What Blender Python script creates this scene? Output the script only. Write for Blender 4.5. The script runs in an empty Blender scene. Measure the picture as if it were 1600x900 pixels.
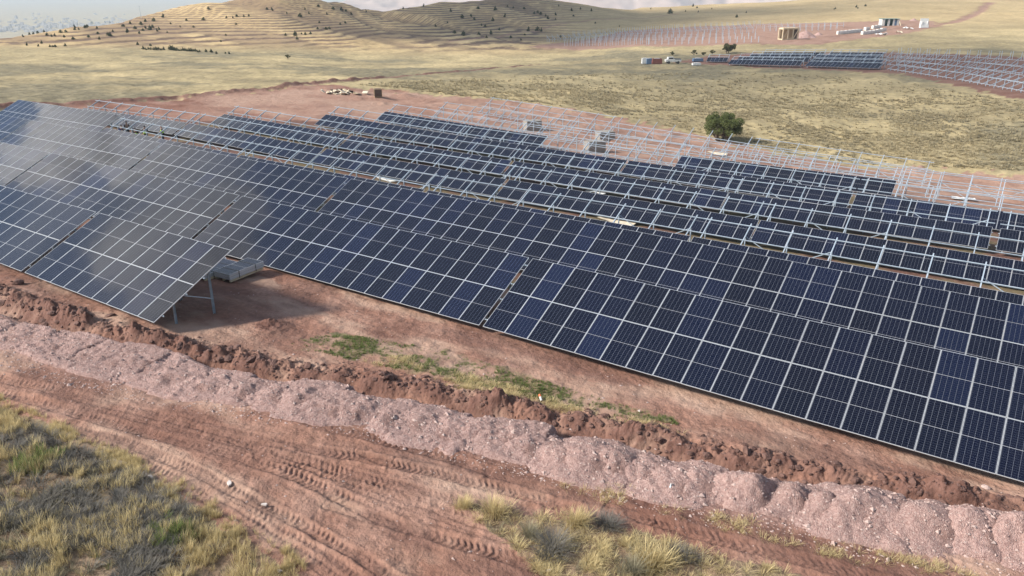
import bpy, math, random
import numpy as np
from mathutils import Matrix, Vector, Euler

random.seed(7); rng = np.random.default_rng(11)
scene = bpy.context.scene
COL = scene.collection
R = math.radians

# ------------------------------------------------------------------ camera
FPX, HORIZON, HC = 1195.0, -27.0, 15.0          # focal length and horizon line in px of the 1600 x 900 photograph
PITCH = math.atan((450 - HORIZON) / FPX)
cam_data = bpy.data.cameras.new("camera")
cam_data.sensor_width = 36.0
cam_data.lens = FPX / 1600 * 36.0
cam_data.clip_start = 0.1
cam_data.clip_end = 60000
cam = bpy.data.objects.new("camera", cam_data)
cam.location = (0, 0, HC)
cam.rotation_euler = (math.pi / 2 - PITCH, 0, 0)
COL.objects.link(cam)
scene.camera = cam

# ------------------------------------------------------------------ sky and sun
SUN_AZ = R(-102)        # compass angle from +Y (clockwise); the sun stands to the left
SUN_EL = R(35)
world = bpy.data.worlds.new("World"); scene.world = world; world.use_nodes = True
wn = world.node_tree; wn.nodes.clear()
w_out = wn.nodes.new("ShaderNodeOutputWorld"); w_bg = wn.nodes.new("ShaderNodeBackground")
sky = wn.nodes.new("ShaderNodeTexSky"); sky.sky_type = 'NISHITA'; sky.sun_disc = False
sky.sun_elevation = SUN_EL; sky.sun_rotation = SUN_AZ
sky.air_density = 1.0; sky.dust_density = 0.4; sky.ozone_density = 1.0
w_bg.inputs[1].default_value = 0.095
# broken cloud, the same over the whole sky
tc = wn.nodes.new("ShaderNodeTexCoord"); sep = wn.nodes.new("ShaderNodeSeparateXYZ")
wn.links.new(tc.outputs["Generated"], sep.inputs[0])
zc = wn.nodes.new("ShaderNodeMath"); zc.operation = 'MAXIMUM'; zc.inputs[1].default_value = 0.0
wn.links.new(sep.outputs[2], zc.inputs[0])
za = wn.nodes.new("ShaderNodeMath"); za.operation = 'ADD'; za.inputs[1].default_value = 0.12
wn.links.new(zc.outputs[0], za.inputs[0])
dx = wn.nodes.new("ShaderNodeMath"); dx.operation = 'DIVIDE'
dy = wn.nodes.new("ShaderNodeMath"); dy.operation = 'DIVIDE'
wn.links.new(sep.outputs[0], dx.inputs[0]); wn.links.new(za.outputs[0], dx.inputs[1])
wn.links.new(sep.outputs[1], dy.inputs[0]); wn.links.new(za.outputs[0], dy.inputs[1])
cmb = wn.nodes.new("ShaderNodeCombineXYZ")
wn.links.new(dx.outputs[0], cmb.inputs[0]); wn.links.new(dy.outputs[0], cmb.inputs[1]); cmb.inputs[2].default_value = 10.96
cn = wn.nodes.new("ShaderNodeTexNoise"); cn.inputs["Scale"].default_value = 1.1; cn.inputs["Detail"].default_value = 3.5
cn.inputs["Roughness"].default_value = 0.55; cn.inputs["Distortion"].default_value = 0.4
wn.links.new(cmb.outputs[0], cn.inputs["Vector"])
cr = wn.nodes.new("ShaderNodeValToRGB"); cr.color_ramp.elements[0].position = 0.45; cr.color_ramp.elements[1].position = 0.66
wn.links.new(cn.outputs[0], cr.inputs[0])
mixc = wn.nodes.new("ShaderNodeMix"); mixc.data_type = 'RGBA'
# thin cloud scatters forward: brighter towards the sun
dot = wn.nodes.new("ShaderNodeVectorMath"); dot.operation = 'DOT_PRODUCT'; wn.links.new(tc.outputs["Generated"], dot.inputs[0])
dot.inputs[1].default_value = (math.sin(SUN_AZ) * math.cos(SUN_EL), math.cos(SUN_AZ) * math.cos(SUN_EL), math.sin(SUN_EL))
fwd = wn.nodes.new("ShaderNodeMapRange"); fwd.interpolation_type = 'SMOOTHSTEP'; fwd.inputs[1].default_value = .2; fwd.inputs[2].default_value = 1.0; fwd.inputs[3].default_value = 2.3; fwd.inputs[4].default_value = 16.0
wn.links.new(dot.outputs["Value"], fwd.inputs[0]); ccol = wn.nodes.new("ShaderNodeCombineXYZ")
for i_c in range(3): wn.links.new(fwd.outputs[0], ccol.inputs[i_c])
wn.links.new(ccol.outputs[0], mixc.inputs[7])
wn.links.new(cr.outputs[0], mixc.inputs[0]); wn.links.new(sky.outputs[0], mixc.inputs[6])
wn.links.new(mixc.outputs[2], w_bg.inputs[0]); wn.links.new(w_bg.outputs[0], w_out.inputs[0])

sd = bpy.data.lights.new("sun", 'SUN'); sd.energy = 4.2; sd.angle = R(9.0); sd.color = (1.0, 0.94, 0.85)
sun = bpy.data.objects.new("sun", sd); COL.objects.link(sun)
S_DIR = Vector((math.sin(SUN_AZ) * math.cos(SUN_EL), math.cos(SUN_AZ) * math.cos(SUN_EL), math.sin(SUN_EL)))
sun.rotation_euler = S_DIR.to_track_quat('Z', 'Y').to_euler()
sun.location = S_DIR * 200

scene.view_settings.view_transform = 'Standard'; scene.view_settings.look = 'None'
scene.view_settings.gamma = 1.0; scene.view_settings.exposure = 0.85; scene.view_settings.use_curve_mapping = False
scene.cycles.use_denoising = True
scene.cycles.max_bounces = 4; scene.cycles.diffuse_bounces = 2; scene.cycles.glossy_bounces = 2; scene.cycles.volume_bounces = 0; scene.cycles.transparent_max_bounces = 6
scene.cycles.use_adaptive_sampling = True; scene.cycles.adaptive_threshold = 0.015

# ------------------------------------------------------------------ helpers
def sm(x, a, b):
    t = np.clip((x - a) / (b - a), 0, 1); return t * t * (3 - 2 * t)

def hash2(ix, iy, seed):
    h = (ix.astype(np.int64) * 374761393 + iy.astype(np.int64) * 668265263 + seed * 1442695041) & 0xFFFFFFFF
    h = ((h ^ (h >> 13)) * 1274126177) & 0xFFFFFFFF
    return ((h ^ (h >> 16)) & 0xFFFFFF) / float(0xFFFFFF)

def vnoise(x, y, seed=0):
    x = np.asarray(x, float); y = np.asarray(y, float)
    ix = np.floor(x); iy = np.floor(y); fx = x - ix; fy = y - iy
    fx = fx * fx * (3 - 2 * fx); fy = fy * fy * (3 - 2 * fy)
    a = hash2(ix, iy, seed); b = hash2(ix + 1, iy, seed); c = hash2(ix, iy + 1, seed); d = hash2(ix + 1, iy + 1, seed)
    return (a + (b - a) * fx) * (1 - fy) + (c + (d - c) * fx) * fy - 0.5

def fbm(x, y, scale, seed=0, octv=4, gain=0.5):
    s = 0; amp = 1.0; x = np.asarray(x) / scale; y = np.asarray(y) / scale
    for o in range(octv):
        s = s + amp * vnoise(x + 17.3 * o, y - 9.1 * o, seed + o); x = x * 2.03; y = y * 2.03; amp *= gain
    return s

_cp, _sp = math.cos(PITCH), math.sin(PITCH)
def rays(u, v):
    u = np.asarray(u, float); v = np.asarray(v, float)
    x = (u - 800) / FPX; y = (v - 450) / FPX
    d = np.stack([x, -y * _sp + _cp, -y * _cp - _sp], -1)
    return d / np.linalg.norm(d, axis=-1, keepdims=True)

# the solar site's own axes: a runs along the rows, p across them (away from the camera)
AZ = R(-33.26); TILT = R(25.4); CT, ST = math.cos(TILT), math.sin(TILT)
SO = np.array([-1.31, 30.79]); EX = np.array([math.cos(AZ), math.sin(AZ)]); HY = np.array([-math.sin(AZ), math.cos(AZ)])
PIT = 8.31; PW = 1.154; PL = 2.278
def to_ap(x, y):
    dx_ = np.asarray(x) - SO[0]; dy_ = np.asarray(y) - SO[1]
    return dx_ * EX[0] + dy_ * EX[1], dx_ * HY[0] + dy_ * HY[1]
def to_xy(a, p):
    return SO[0] + a * EX[0] + p * HY[0], SO[1] + a * EX[1] + p * HY[1]

# ------------------------------------------------------------------ rows of solar tables: (offset, height of the lower edge along the row)
ROWZ = {0: (-9.1, [(-42, 2.12), (-20.5, 2.07), (-10, 2.0), (0, 1.95)]),
        1: (0.0, [(-86, 1.0), (-43, 1.02), (-21, .88), (0, .89), (20, .75), (42, .7)]),
        2: (PIT, [(-85, .53), (-41, .55), (-20, .39), (.8, .31), (19.3, .11), (42, 0)]),
        3: (2 * PIT, [(-83, 0.0), (-61, .06), (-40, -.35), (-18.4, -.54), (2.5, -.5), (45, -.56)]),
        4: (3 * PIT, [(-80, -.55), (-59, -.45), (-38, -.94), (-16.5, -1.16), (4.3, -1.23), (46, -1.2)]),
        5: (4 * PIT, [(-64, -.99), (-42.6, -1.43), (-21.4, -1.71), (-.6, -1.79), (18.3, -1.6), (40, -1.5)]),
        6: (5 * PIT, [(-55, -1.35), (-34, -1.88), (-13.4, -2.21), (7.7, -2.38), (30, -2.4)]),
        7: (6 * PIT, [(-52.7, -1.85), (-32, -2.5), (-11, -2.89), (9.8, -2.85), (32, -2.9)]),
        8: (7 * PIT, [(-50.6, -2.41), (-29, -3.2), (-8, -3.9), (12.4, -4.4), (34, -4.48)]),
        9: (8 * PIT, [(-48.3, -2.55), (-27, -3.6), (-6, -4.6), (11.5, -5.15)])}
CLEAR = 0.42
def row_z(k, a):
    pts = ROWZ[k][1]; return float(np.interp(a, [q[0] for q in pts], [q[1] for q in pts]))

# ------------------------------------------------------------------ base terrain
ctl = []
for k, (pp, pts) in ROWZ.items():
    for a_, z_ in pts:
        ctl.append((a_, pp, z_ - CLEAR)); ctl.append((a_, pp + 3.5, z_ - CLEAR - (0.22 if k else 0.5)))
for a_, p_, z_ in [(-12, -13, 1.55), (-4, -12, 1.35), (0, -8, .85), (5, -7, .78), (10, -6, .72), (16, -5, .62), (22, -4, .55), (40, -4, .4),
                   (-20, -14, 1.75), (-3, -15, 1.5), (3, -15, 1.35), (0, -20, 1.8), (-12, -20, 2.1), (8, -12.5, 1.05), (14, -10, .85), (20, -8, .75),
                   (10, -20, 1.3), (25, -16, .8), (40, -16, .5), (-40, -20, 2.5), (-8, -6.5, 1.1), (-3, -3.5, .75), (-15, -5, 1.25),
                   (-95, -20, 3.2), (-95, 20, .2), (-95, 70, -2.6), (-60, 75, -2.6), (-20, 78, -4.6), (20, 78, -5.9), (45, 78, -6.4), (45, 40, -3.0), (45, 15, -.6)]:
    ctl.append((a_, p_, z_))
ctl = np.array(ctl)
def _k(r2): return np.where(r2 > 1e-12, r2 * np.log(r2 + 1e-12), 0)
_X = ctl[:, :2] / 30.0; _n = len(_X)
_K = _k(((_X[:, None] - _X[None]) ** 2).sum(-1)) + 0.02 * np.eye(_n)
_Pm = np.c_[np.ones(_n), _X]
_sol = np.linalg.solve(np.block([[_K, _Pm], [_Pm.T, np.zeros((3, 3))]]), np.r_[ctl[:, 2], 0, 0, 0])
def site_tps(x, y):
    a, p = to_ap(x, y)
    q = np.stack([np.clip(a, -105, 48), np.clip(p, -26, 80)], -1) / 30.0
    shp = q.shape[:-1]; q = q.reshape(-1, 2); out = np.empty(len(q))
    for i in range(0, len(q), 60000):
        c = q[i:i + 60000]
        out[i:i + 60000] = _k(((c[:, None] - _X[None]) ** 2).sum(-1)) @ _sol[:_n] + np.c_[np.ones(len(c)), c] @ _sol[_n:]
    return out.reshape(shp)

_ga = np.arange(-105, 49.5, 1.5); _gp = np.arange(-26, 81.5, 1.5); _A, _P = np.meshgrid(_ga, _gp, indexing='ij'); _GX, _GY = to_xy(_A, _P)
_GZ = site_tps(_GX, _GY)
def site_z(x, y):
    a, p = to_ap(x, y); i = np.clip((a + 105) / 1.5, 0, len(_ga) - 1.001); j = np.clip((p + 26) / 1.5, 0, len(_gp) - 1.001)
    i0 = i.astype(int); j0 = j.astype(int); fi = i - i0; fj = j - j0
    return (_GZ[i0, j0] * (1 - fi) + _GZ[i0 + 1, j0] * fi) * (1 - fj) + (_GZ[i0, j0 + 1] * (1 - fi) + _GZ[i0 + 1, j0 + 1] * fi) * fj
# far country: lines of sight with the distance at which they meet the land
FARC = {-500: [(150, 125), (100, 220), (75, 300), (66, 380), (62, 450), ('z', 700, -60), ('z', 1500, -125), ('z', 3000, -150)],
        0: [(150, 125), (120, 172), (95, 235), (74, 300), (66, 325), (56, 355), ('z', 480, -28), ('z', 740, -78), ('z', 1500, -125), ('z', 3000, -150)],
        120: [(145, 130), (120, 172), (95, 235), (75, 300), (55, 340), (34, 380), ('z', 510, -28), ('z', 770, -78), ('z', 1500, -125), ('z', 3000, -150)],
        220: [(140, 135), (118, 172), (95, 235), (77, 300), (50, 350), (28, 396), (17, 422), ('z', 560, -28), ('z', 820, -78), ('z', 1500, -125), ('z', 3000, -150)],
        330: [(135, 140), (112, 185), (93, 243), (80, 295), (50, 350), (20, 402), (-1, 438), ('z', 580, -28), ('z', 840, -78), ('z', 1500, -125), ('z', 3000, -150)],
        440: [(135, 140), (110, 190), (91, 250), (82, 292), (50, 346), (20, 392), (-16, 452), ('z', 600, -28), ('z', 860, -78), ('z', 1500, -125), ('z', 3000, -150)],
        530: [(135, 140), (110, 190), (88, 290), (55, 346), (25, 402), (-1, 452), ('z', 600, -28), ('z', 860, -78), ('z', 1500, -125), ('z', 3000, -150)],
        600: [(140, 140), (110, 195), (90, 288), (60, 346), (35, 410), (17, 470), ('z', 620, -28), ('z', 880, -78), ('z', 1500, -125), ('z', 3000, -150)],
        690: [(140, 140), (110, 200), (91, 285), (58, 350), (25, 430), (-1, 500), ('z', 660, -28), ('z', 920, -78), ('z', 1500, -125), ('z', 3000, -150)],
        790: [(145, 140), (110, 205), (90, 285), (62, 346), (28, 440), (-14, 545), ('z', 720, -28), ('z', 980, -78), ('z', 1500, -125), ('z', 3000, -150)],
        900: [(150, 140), (110, 210), (88, 285), (68, 335), (45, 400), (20, 490), (5, 570), ('z', 750, -28), ('z', 1010, -78), ('z', 1500, -125), ('z', 3000, -150)],
        1000: [(160, 140), (104, 225), (86, 265), (68, 315), (45, 410), (25, 530), (12, 680), ('z', 900, -25), ('z', 1200, -80), ('z', 1700, -125), ('z', 3000, -150)],
        1200: [(190, 122), (150, 165), (101, 228), (76, 282), (45, 380), (20, 530), (3, 720), ('z', 1000, -20), ('z', 1300, -80), ('z', 1800, -125), ('z', 3000, -150)],
        1400: [(230, 105), (180, 138), (118, 195), (84, 255), (45, 370), (20, 490), (-12, 720), ('z', 1000, 0), ('z', 1400, -80), ('z', 2000, -125), ('z', 3500, -150)],
        1600: [(250, 100), (190, 135), (150, 166), (95, 240), (45, 380), (10, 560), (-25, 900), ('z', 1200, 10), ('z', 1700, -80), ('z', 2400, -125), ('z', 3500, -150)],
        2100: [(250, 100), (190, 135), (150, 166), (95, 240), (45, 380), (10, 560), (-25, 900), ('z', 1200, 10), ('z', 1700, -80), ('z', 2400, -125), ('z', 3500, -150)]}
def pchip(x, y):
    h = np.diff(x); d = np.diff(y) / h; m = np.zeros(len(x)); m[0], m[-1] = d[0], d[-1]
    for i in range(1, len(x) - 1):
        if d[i - 1] * d[i] > 0:
            w1 = 2 * h[i] + h[i - 1]; w2 = h[i] + 2 * h[i - 1]; m[i] = (w1 + w2) / (w1 / d[i - 1] + w2 / d[i])
    def f(q):
        q = np.clip(q, x[0], x[-1]); i = np.clip(np.searchsorted(x, q) - 1, 0, len(h) - 1); t = (q - x[i]) / h[i]
        return ((2 * t**3 - 3 * t**2 + 1) * y[i] + (t**3 - 2 * t**2 + t) * h[i] * m[i] + (-2 * t**3 + 3 * t**2) * y[i + 1] + (t**3 - t**2) * h[i] * m[i + 1])
    return f
far_az, far_f = [], []
for u_, lst in FARC.items():
    rr, zz = [], []
    for e in lst:
        if e[0] == 'z': rr.append(e[1]); zz.append(e[2])
        else:
            d = rays(u_, e[0]); h = math.hypot(d[0], d[1]); rr.append(e[1]); zz.append(HC + d[2] / h * e[1])
    d = rays(u_, 60); far_az.append(math.atan2(d[0], d[1])); far_f.append(pchip(np.log(np.array(rr, float)), np.array(zz, float)))
far_az = np.array(far_az)
def far_z(x, y):
    az = np.clip(np.arctan2(x, y), far_az[0] + 1e-6, far_az[-1] - 1e-6); lr = np.log(np.hypot(x, y) + 1e-6)
    j = np.searchsorted(far_az, az) - 1; out = np.zeros_like(az)
    for k in range(len(far_az) - 1):
        m = j == k
        if m.any():
            t = (az[m] - far_az[k]) / (far_az[k + 1] - far_az[k])
            out[m] = far_f[k](lr[m]) * (1 - t) + far_f[k + 1](lr[m]) * t
    return out
def base_z(x, y):
    x = np.asarray(x, float); y = np.asarray(y, float); shp = x.shape; x = x.ravel(); y = y.ravel()
    r = np.hypot(x, y); az = np.abs(np.arctan2(x, y))
    w = np.maximum(sm(r, 92, 140), sm(az, R(70), R(100)) * sm(r, 60, 140))
    z = np.zeros_like(r); m = w < 1; z[m] = site_z(x[m], y[m]) * (1 - w[m])
    m = w > 0; z[m] += far_z(x[m], y[m]) * w[m]
    return z.reshape(shp)
_T = np.exp(np.linspace(math.log(8), math.log(4000), 500))
def hit(u, v, dz=0.0):
    """where the line of sight through a photograph pixel meets the land (raised by dz)"""
    d = rays(u, v); pts = np.array([0, 0, HC]) + _T[:, None] * d
    g = pts[:, 2] - base_z(pts[:, 0], pts[:, 1]) - dz; i = int(np.argmax(g < 0))
    if g[i] >= 0: i = len(_T) - 1
    t0, t1 = _T[max(i - 1, 0)], _T[i]
    for _ in range(3):
        tt = np.linspace(t0, t1, 9); q = np.array([0, 0, HC]) + tt[:, None] * d
        g = q[:, 2] - base_z(q[:, 0], q[:, 1]) - dz; i = int(np.argmax(g < 0)); i = max(i, 1); t0, t1 = tt[i - 1], tt[i]
    q = np.array([0, 0, HC]) + 0.5 * (t0 + t1) * d
    return q
def hits(lst): return np.array([hit(*q)[:2] for q in lst])
def gz(x, y): return float(base_z(np.array([x]), np.array([y]))[0])

# ------------------------------------------------------------------ materials
MATS = {}
def mat(name, color, rough=0.8, metal=0.0, spec=None, noise=None, bump=None, rand=0.0, coords='Object', trans=0.0):
    """procedural material: colour varied by a noise (scale, second colour), bump (scale, strength), per-object value change"""
    m = bpy.data.materials.new(name); m.use_nodes = True; nt = m.node_tree; b = nt.nodes["Principled BSDF"]
    b.inputs["Roughness"].default_value = rough; b.inputs["Metallic"].default_value = metal
    if spec is not None: b.inputs["Specular IOR Level"].default_value = spec
    b.inputs["Base Color"].default_value = (*color, 1)
    tcn = nt.nodes.new("ShaderNodeTexCoord"); last = None
    if noise:
        n = nt.nodes.new("ShaderNodeTexNoise"); n.inputs["Scale"].default_value = noise[0]; n.inputs["Detail"].default_value = 5
        nt.links.new(tcn.outputs[coords], n.inputs["Vector"])
        ramp = nt.nodes.new("ShaderNodeValToRGB"); ramp.color_ramp.elements[0].position = .34; ramp.color_ramp.elements[1].position = .66
        ramp.color_ramp.elements[0].color = (*color, 1); ramp.color_ramp.elements[1].color = (*noise[1], 1)
        nt.links.new(n.outputs[0], ramp.inputs[0]); last = ramp.outputs[0]
    if rand:
        oi = nt.nodes.new("ShaderNodeObjectInfo"); mr = nt.nodes.new("ShaderNodeMapRange")
        mr.inputs[3].default_value = 1 - rand; mr.inputs[4].default_value = 1 + rand
        nt.links.new(oi.outputs["Random"], mr.inputs[0]); hs = nt.nodes.new("ShaderNodeHueSaturation")
        nt.links.new(mr.outputs[0], hs.inputs["Value"])
        if last: nt.links.new(last, hs.inputs["Color"])
        else: hs.inputs["Color"].default_value = (*color, 1)
        last = hs.outputs[0]
    if last: nt.links.new(last, b.inputs["Base Color"])
    if bump:
        n = nt.nodes.new("ShaderNodeTexNoise"); n.inputs["Scale"].default_value = bump[0]; n.inputs["Detail"].default_value = 6
        nt.links.new(tcn.outputs[coords], n.inputs["Vector"])
        bp = nt.nodes.new("ShaderNodeBump"); bp.inputs["Strength"].default_value = bump[1]; bp.inputs["Distance"].default_value = bump[2] if len(bump) > 2 else .05
        nt.links.new(n.outputs[0], bp.inputs["Height"]); nt.links.new(bp.outputs[0], b.inputs["Normal"])
    MATS[name] = m
    return m

def leaf_mat(name, c1, c2, trans=0.35, rough=.7):
    """foliage: colour from a per-vertex value plus some light passing through"""
    m = bpy.data.materials.new(name); m.use_nodes = True; nt = m.node_tree; nt.nodes.clear()
    out = nt.nodes.new("ShaderNodeOutputMaterial"); at = nt.nodes.new("ShaderNodeAttribute"); at.attribute_name = "tone"
    rp = nt.nodes.new("ShaderNodeValToRGB"); rp.color_ramp.elements[0].color = (*c1, 1); rp.color_ramp.elements[1].color = (*c2, 1)
    nt.links.new(at.outputs["Fac"], rp.inputs[0])
    df = nt.nodes.new("ShaderNodeBsdfDiffuse"); tr = nt.nodes.new("ShaderNodeBsdfTranslucent"); mx = nt.nodes.new("ShaderNodeMixShader"); mx.inputs[0].default_value = trans
    nt.links.new(rp.outputs[0], df.inputs[0]); nt.links.new(rp.outputs[0], tr.inputs[0])
    nt.links.new(df.outputs[0], mx.inputs[1]); nt.links.new(tr.outputs[0], mx.inputs[2]); nt.links.new(mx.outputs[0], out.inputs[0])
    MATS[name] = m
    return m

mat('galvanised', (.40, .46, .52), .45, .15, noise=(6, (.31, .37, .43)), rand=.12)
mat('aluminium', (.56, .58, .60), .4, .3, rand=.05)
mat('concrete', (.30, .275, .24), .9, noise=(2, (.22, .20, .18)), bump=(30, .4, .01))
mat('cardboard', (.50, .42, .31), .9, noise=(3, (.60, .53, .42)), bump=(4, .4, .05))
mat('white_sheet', (.72, .72, .70), .75, noise=(3, (.6, .6, .58)), bump=(3, .6, .06))
mat('timber', (.50, .37, .22), .85, noise=(8, (.40, .28, .16)), rand=.15)
mat('pale_timber', (.62, .52, .36), .85, noise=(6, (.52, .41, .26)), rand=.12)
mat('dark_board', (.075, .05, .035), .8, noise=(6, (.12, .08, .055)))
mat('brick_red', (.20, .065, .05), .85, rand=.1)
mat('blue_plastic', (.09, .15, .24), .6)
mat('white_paint', (.66, .66, .64), .6, noise=(1.2, (.48, .47, .44)))
mat('teal_paint', (.10, .22, .22), .6)
mat('black_plastic', (.02, .02, .022), .5)
mat('gravel', (.285, .172, .150), .95, noise=(14, (.45, .305, .268)), bump=(30, 1.0, .08), rand=.07)
def gravel_soil():
    m = MATS['gravel']; nt = m.node_tree; b = nt.nodes["Principled BSDF"]; src = b.inputs["Base Color"].links[0].from_socket
    tcn = nt.nodes.new("ShaderNodeTexCoord"); n = nt.nodes.new("ShaderNodeTexNoise"); n.inputs["Scale"].default_value = .9; n.inputs["Detail"].default_value = 6; nt.links.new(tcn.outputs["Object"], n.inputs["Vector"])
    r = nt.nodes.new("ShaderNodeValToRGB"); r.color_ramp.elements[0].position = .54; r.color_ramp.elements[1].position = .74; nt.links.new(n.outputs[0], r.inputs[0])
    mx = nt.nodes.new("ShaderNodeMix"); mx.data_type = 'RGBA'; nt.links.new(r.outputs[0], mx.inputs[0]); nt.links.new(src, mx.inputs[6]); mx.inputs[7].default_value = (.20, .11, .088, 1); nt.links.new(mx.outputs[2], b.inputs["Base Color"])
gravel_soil()
mat('clod', (.105, .053, .041), .95, noise=(5, (.19, .105, .083)), bump=(18, .9, .05), rand=.2)
mat('stone', (.36, .255, .225), .9, noise=(8, (.36, .28, .25)), rand=.2)
mat('pale_stone', (.62, .56, .52), .9, noise=(8, (.5, .44, .4)), rand=.15)
mat('bark', (.075, .055, .04), .95, noise=(12, (.11, .085, .065)), bump=(20, .6, .02))
mat('skin', (.42, .25, .18), .6); mat('hivis', (.50, .88, .05), .6, noise=(20, (.44, .80, .04))); mat('dark_cloth', (.022, .024, .032), .85)
mat('blue_cloth', (.03, .05, .16), .85); mat('hair', (.012, .01, .009), .7)
mat('bottle_blue', (.42, .54, .60), .3); mat('strap', (.02, .022, .02), .7)
mat('town_white', (.52, .50, .48), .8, noise=(.02, (.36, .33, .31)))
mat('orange_plastic', (.70, .16, .06), .5)
leaf_mat('straw', (.36, .275, .135), (.80, .67, .38), .4)
leaf_mat('olive_grass', (.165, .15, .10), (.41, .37, .26), .35)
leaf_mat('green_grass', (.095, .125, .04), (.23, .285, .10), .4)
leaf_mat('grey_scrub', (.075, .072, .064), (.27, .25, .22), .25)
leaf_mat('meadow_grass', (.24, .205, .13), (.50, .42, .265), .4)
leaf_mat('meadow_scrub', (.13, .118, .085), (.30, .265, .18), .3)
leaf_mat('tree_leaf', (.065, .080, .028), (.21, .24, .095), .38)
leaf_mat('pine_leaf', (.022, .034, .016), (.075, .095, .045), .2)
leaf_mat('bush_leaf', (.05, .055, .025), (.15, .145, .065), .2)

# photovoltaic glass: cells, busbars and the white centre bar are print under the glass
def panel_glass():
    m = bpy.data.materials.new('panel_glass'); m.use_nodes = True; nt = m.node_tree; b = nt.nodes["Principled BSDF"]
    L = nt.links; N = nt.nodes.new
    t = N("ShaderNodeTexCoord"); s = N("ShaderNodeSeparateXYZ"); L.new(t.outputs["Object"], s.inputs[0])
    def math_(op, a, b_=None, c=None):
        n = N("ShaderNodeMath"); n.operation = op
        for i, q in enumerate((a, b_, c)):
            if q is None: continue
            if isinstance(q, (int, float)): n.inputs[i].default_value = q
            else: L.new(q, n.inputs[i])
        return n.outputs[0]
    def lines(coord, off, pitch, w):      # 1 on thin lines every pitch
        q = math_('DIVIDE', math_('SUBTRACT', coord, off), pitch); f = math_('FRACT', q)
        d = math_('ABSOLUTE', math_('SUBTRACT', f, 0.5))
        return math_('GREATER_THAN', d, 0.5 - w / pitch / 2)
    X, Y = s.outputs[0], s.outputs[1]
    gx = lines(X, .033, (1.14 - .066) / 6, .006)
    bx_ = lines(X, .033, (1.14 - .066) / 36, .0011)
    gy = lines(Y, .038, (PL - .076) / 24, .0045)
    mid = math_('LESS_THAN', math_('ABSOLUTE', math_('SUBTRACT', Y, PL / 2)), .009)
    edge = math_('MAXIMUM', math_('GREATER_THAN', math_('ABSOLUTE', math_('SUBTRACT', X, .57)), .57 - .037),
                 math_('GREATER_THAN', math_('ABSOLUTE', math_('SUBTRACT', Y, PL / 2)), PL / 2 - .045))
    oi = N("ShaderNodeObjectInfo"); rp = N("ShaderNodeValToRGB"); rp.color_ramp.interpolation = 'LINEAR'
    e = rp.color_ramp.elements; e[0].color = (.0032, .0042, .0105, 1); e[1].color = (.0055, .0095, .030, 1)
    k = e.new(.82); k.color = (.0034, .0052, .0160, 1)
    L.new(oi.outputs["Random"], rp.inputs[0])
    def mix(fac, c1, c2, k_=1.0):
        n = N("ShaderNodeMix"); n.data_type = 'RGBA'
        if k_ != 1.0: fac = math_('MULTIPLY', fac, k_)
        L.new(fac, n.inputs[0]); 
        L.new(c1, n.inputs[6]); n.inputs[7].default_value = c2
        return n.outputs[2]
    c = mix(bx_, rp.outputs[0], (.20, .21, .24, 1), .2)
    c = mix(gy, c, (.16, .17, .20, 1), .4)
    c = mix(gx, c, (.33, .35, .40, 1), .45)
    c = mix(mid, c, (.50, .51, .53, 1), .5)
    L.new(c, b.inputs["Base Color"]); b.inputs["Roughness"].default_value = .07; b.inputs["IOR"].default_value = 1.5; b.inputs["Specular IOR Level"].default_value = .33
    n = N("ShaderNodeTexNoise"); n.inputs["Scale"].default_value = .9; n.inputs["Detail"].default_value = 1; L.new(t.outputs["Object"], n.inputs["Vector"])
    bp = N("ShaderNodeBump"); bp.inputs["Strength"].default_value = .25; bp.inputs["Distance"].default_value = .01; L.new(n.outputs[0], bp.inputs["Height"]); L.new(bp.outputs[0], b.inputs["Normal"])
    MATS['panel_glass'] = m
panel_glass()

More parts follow.
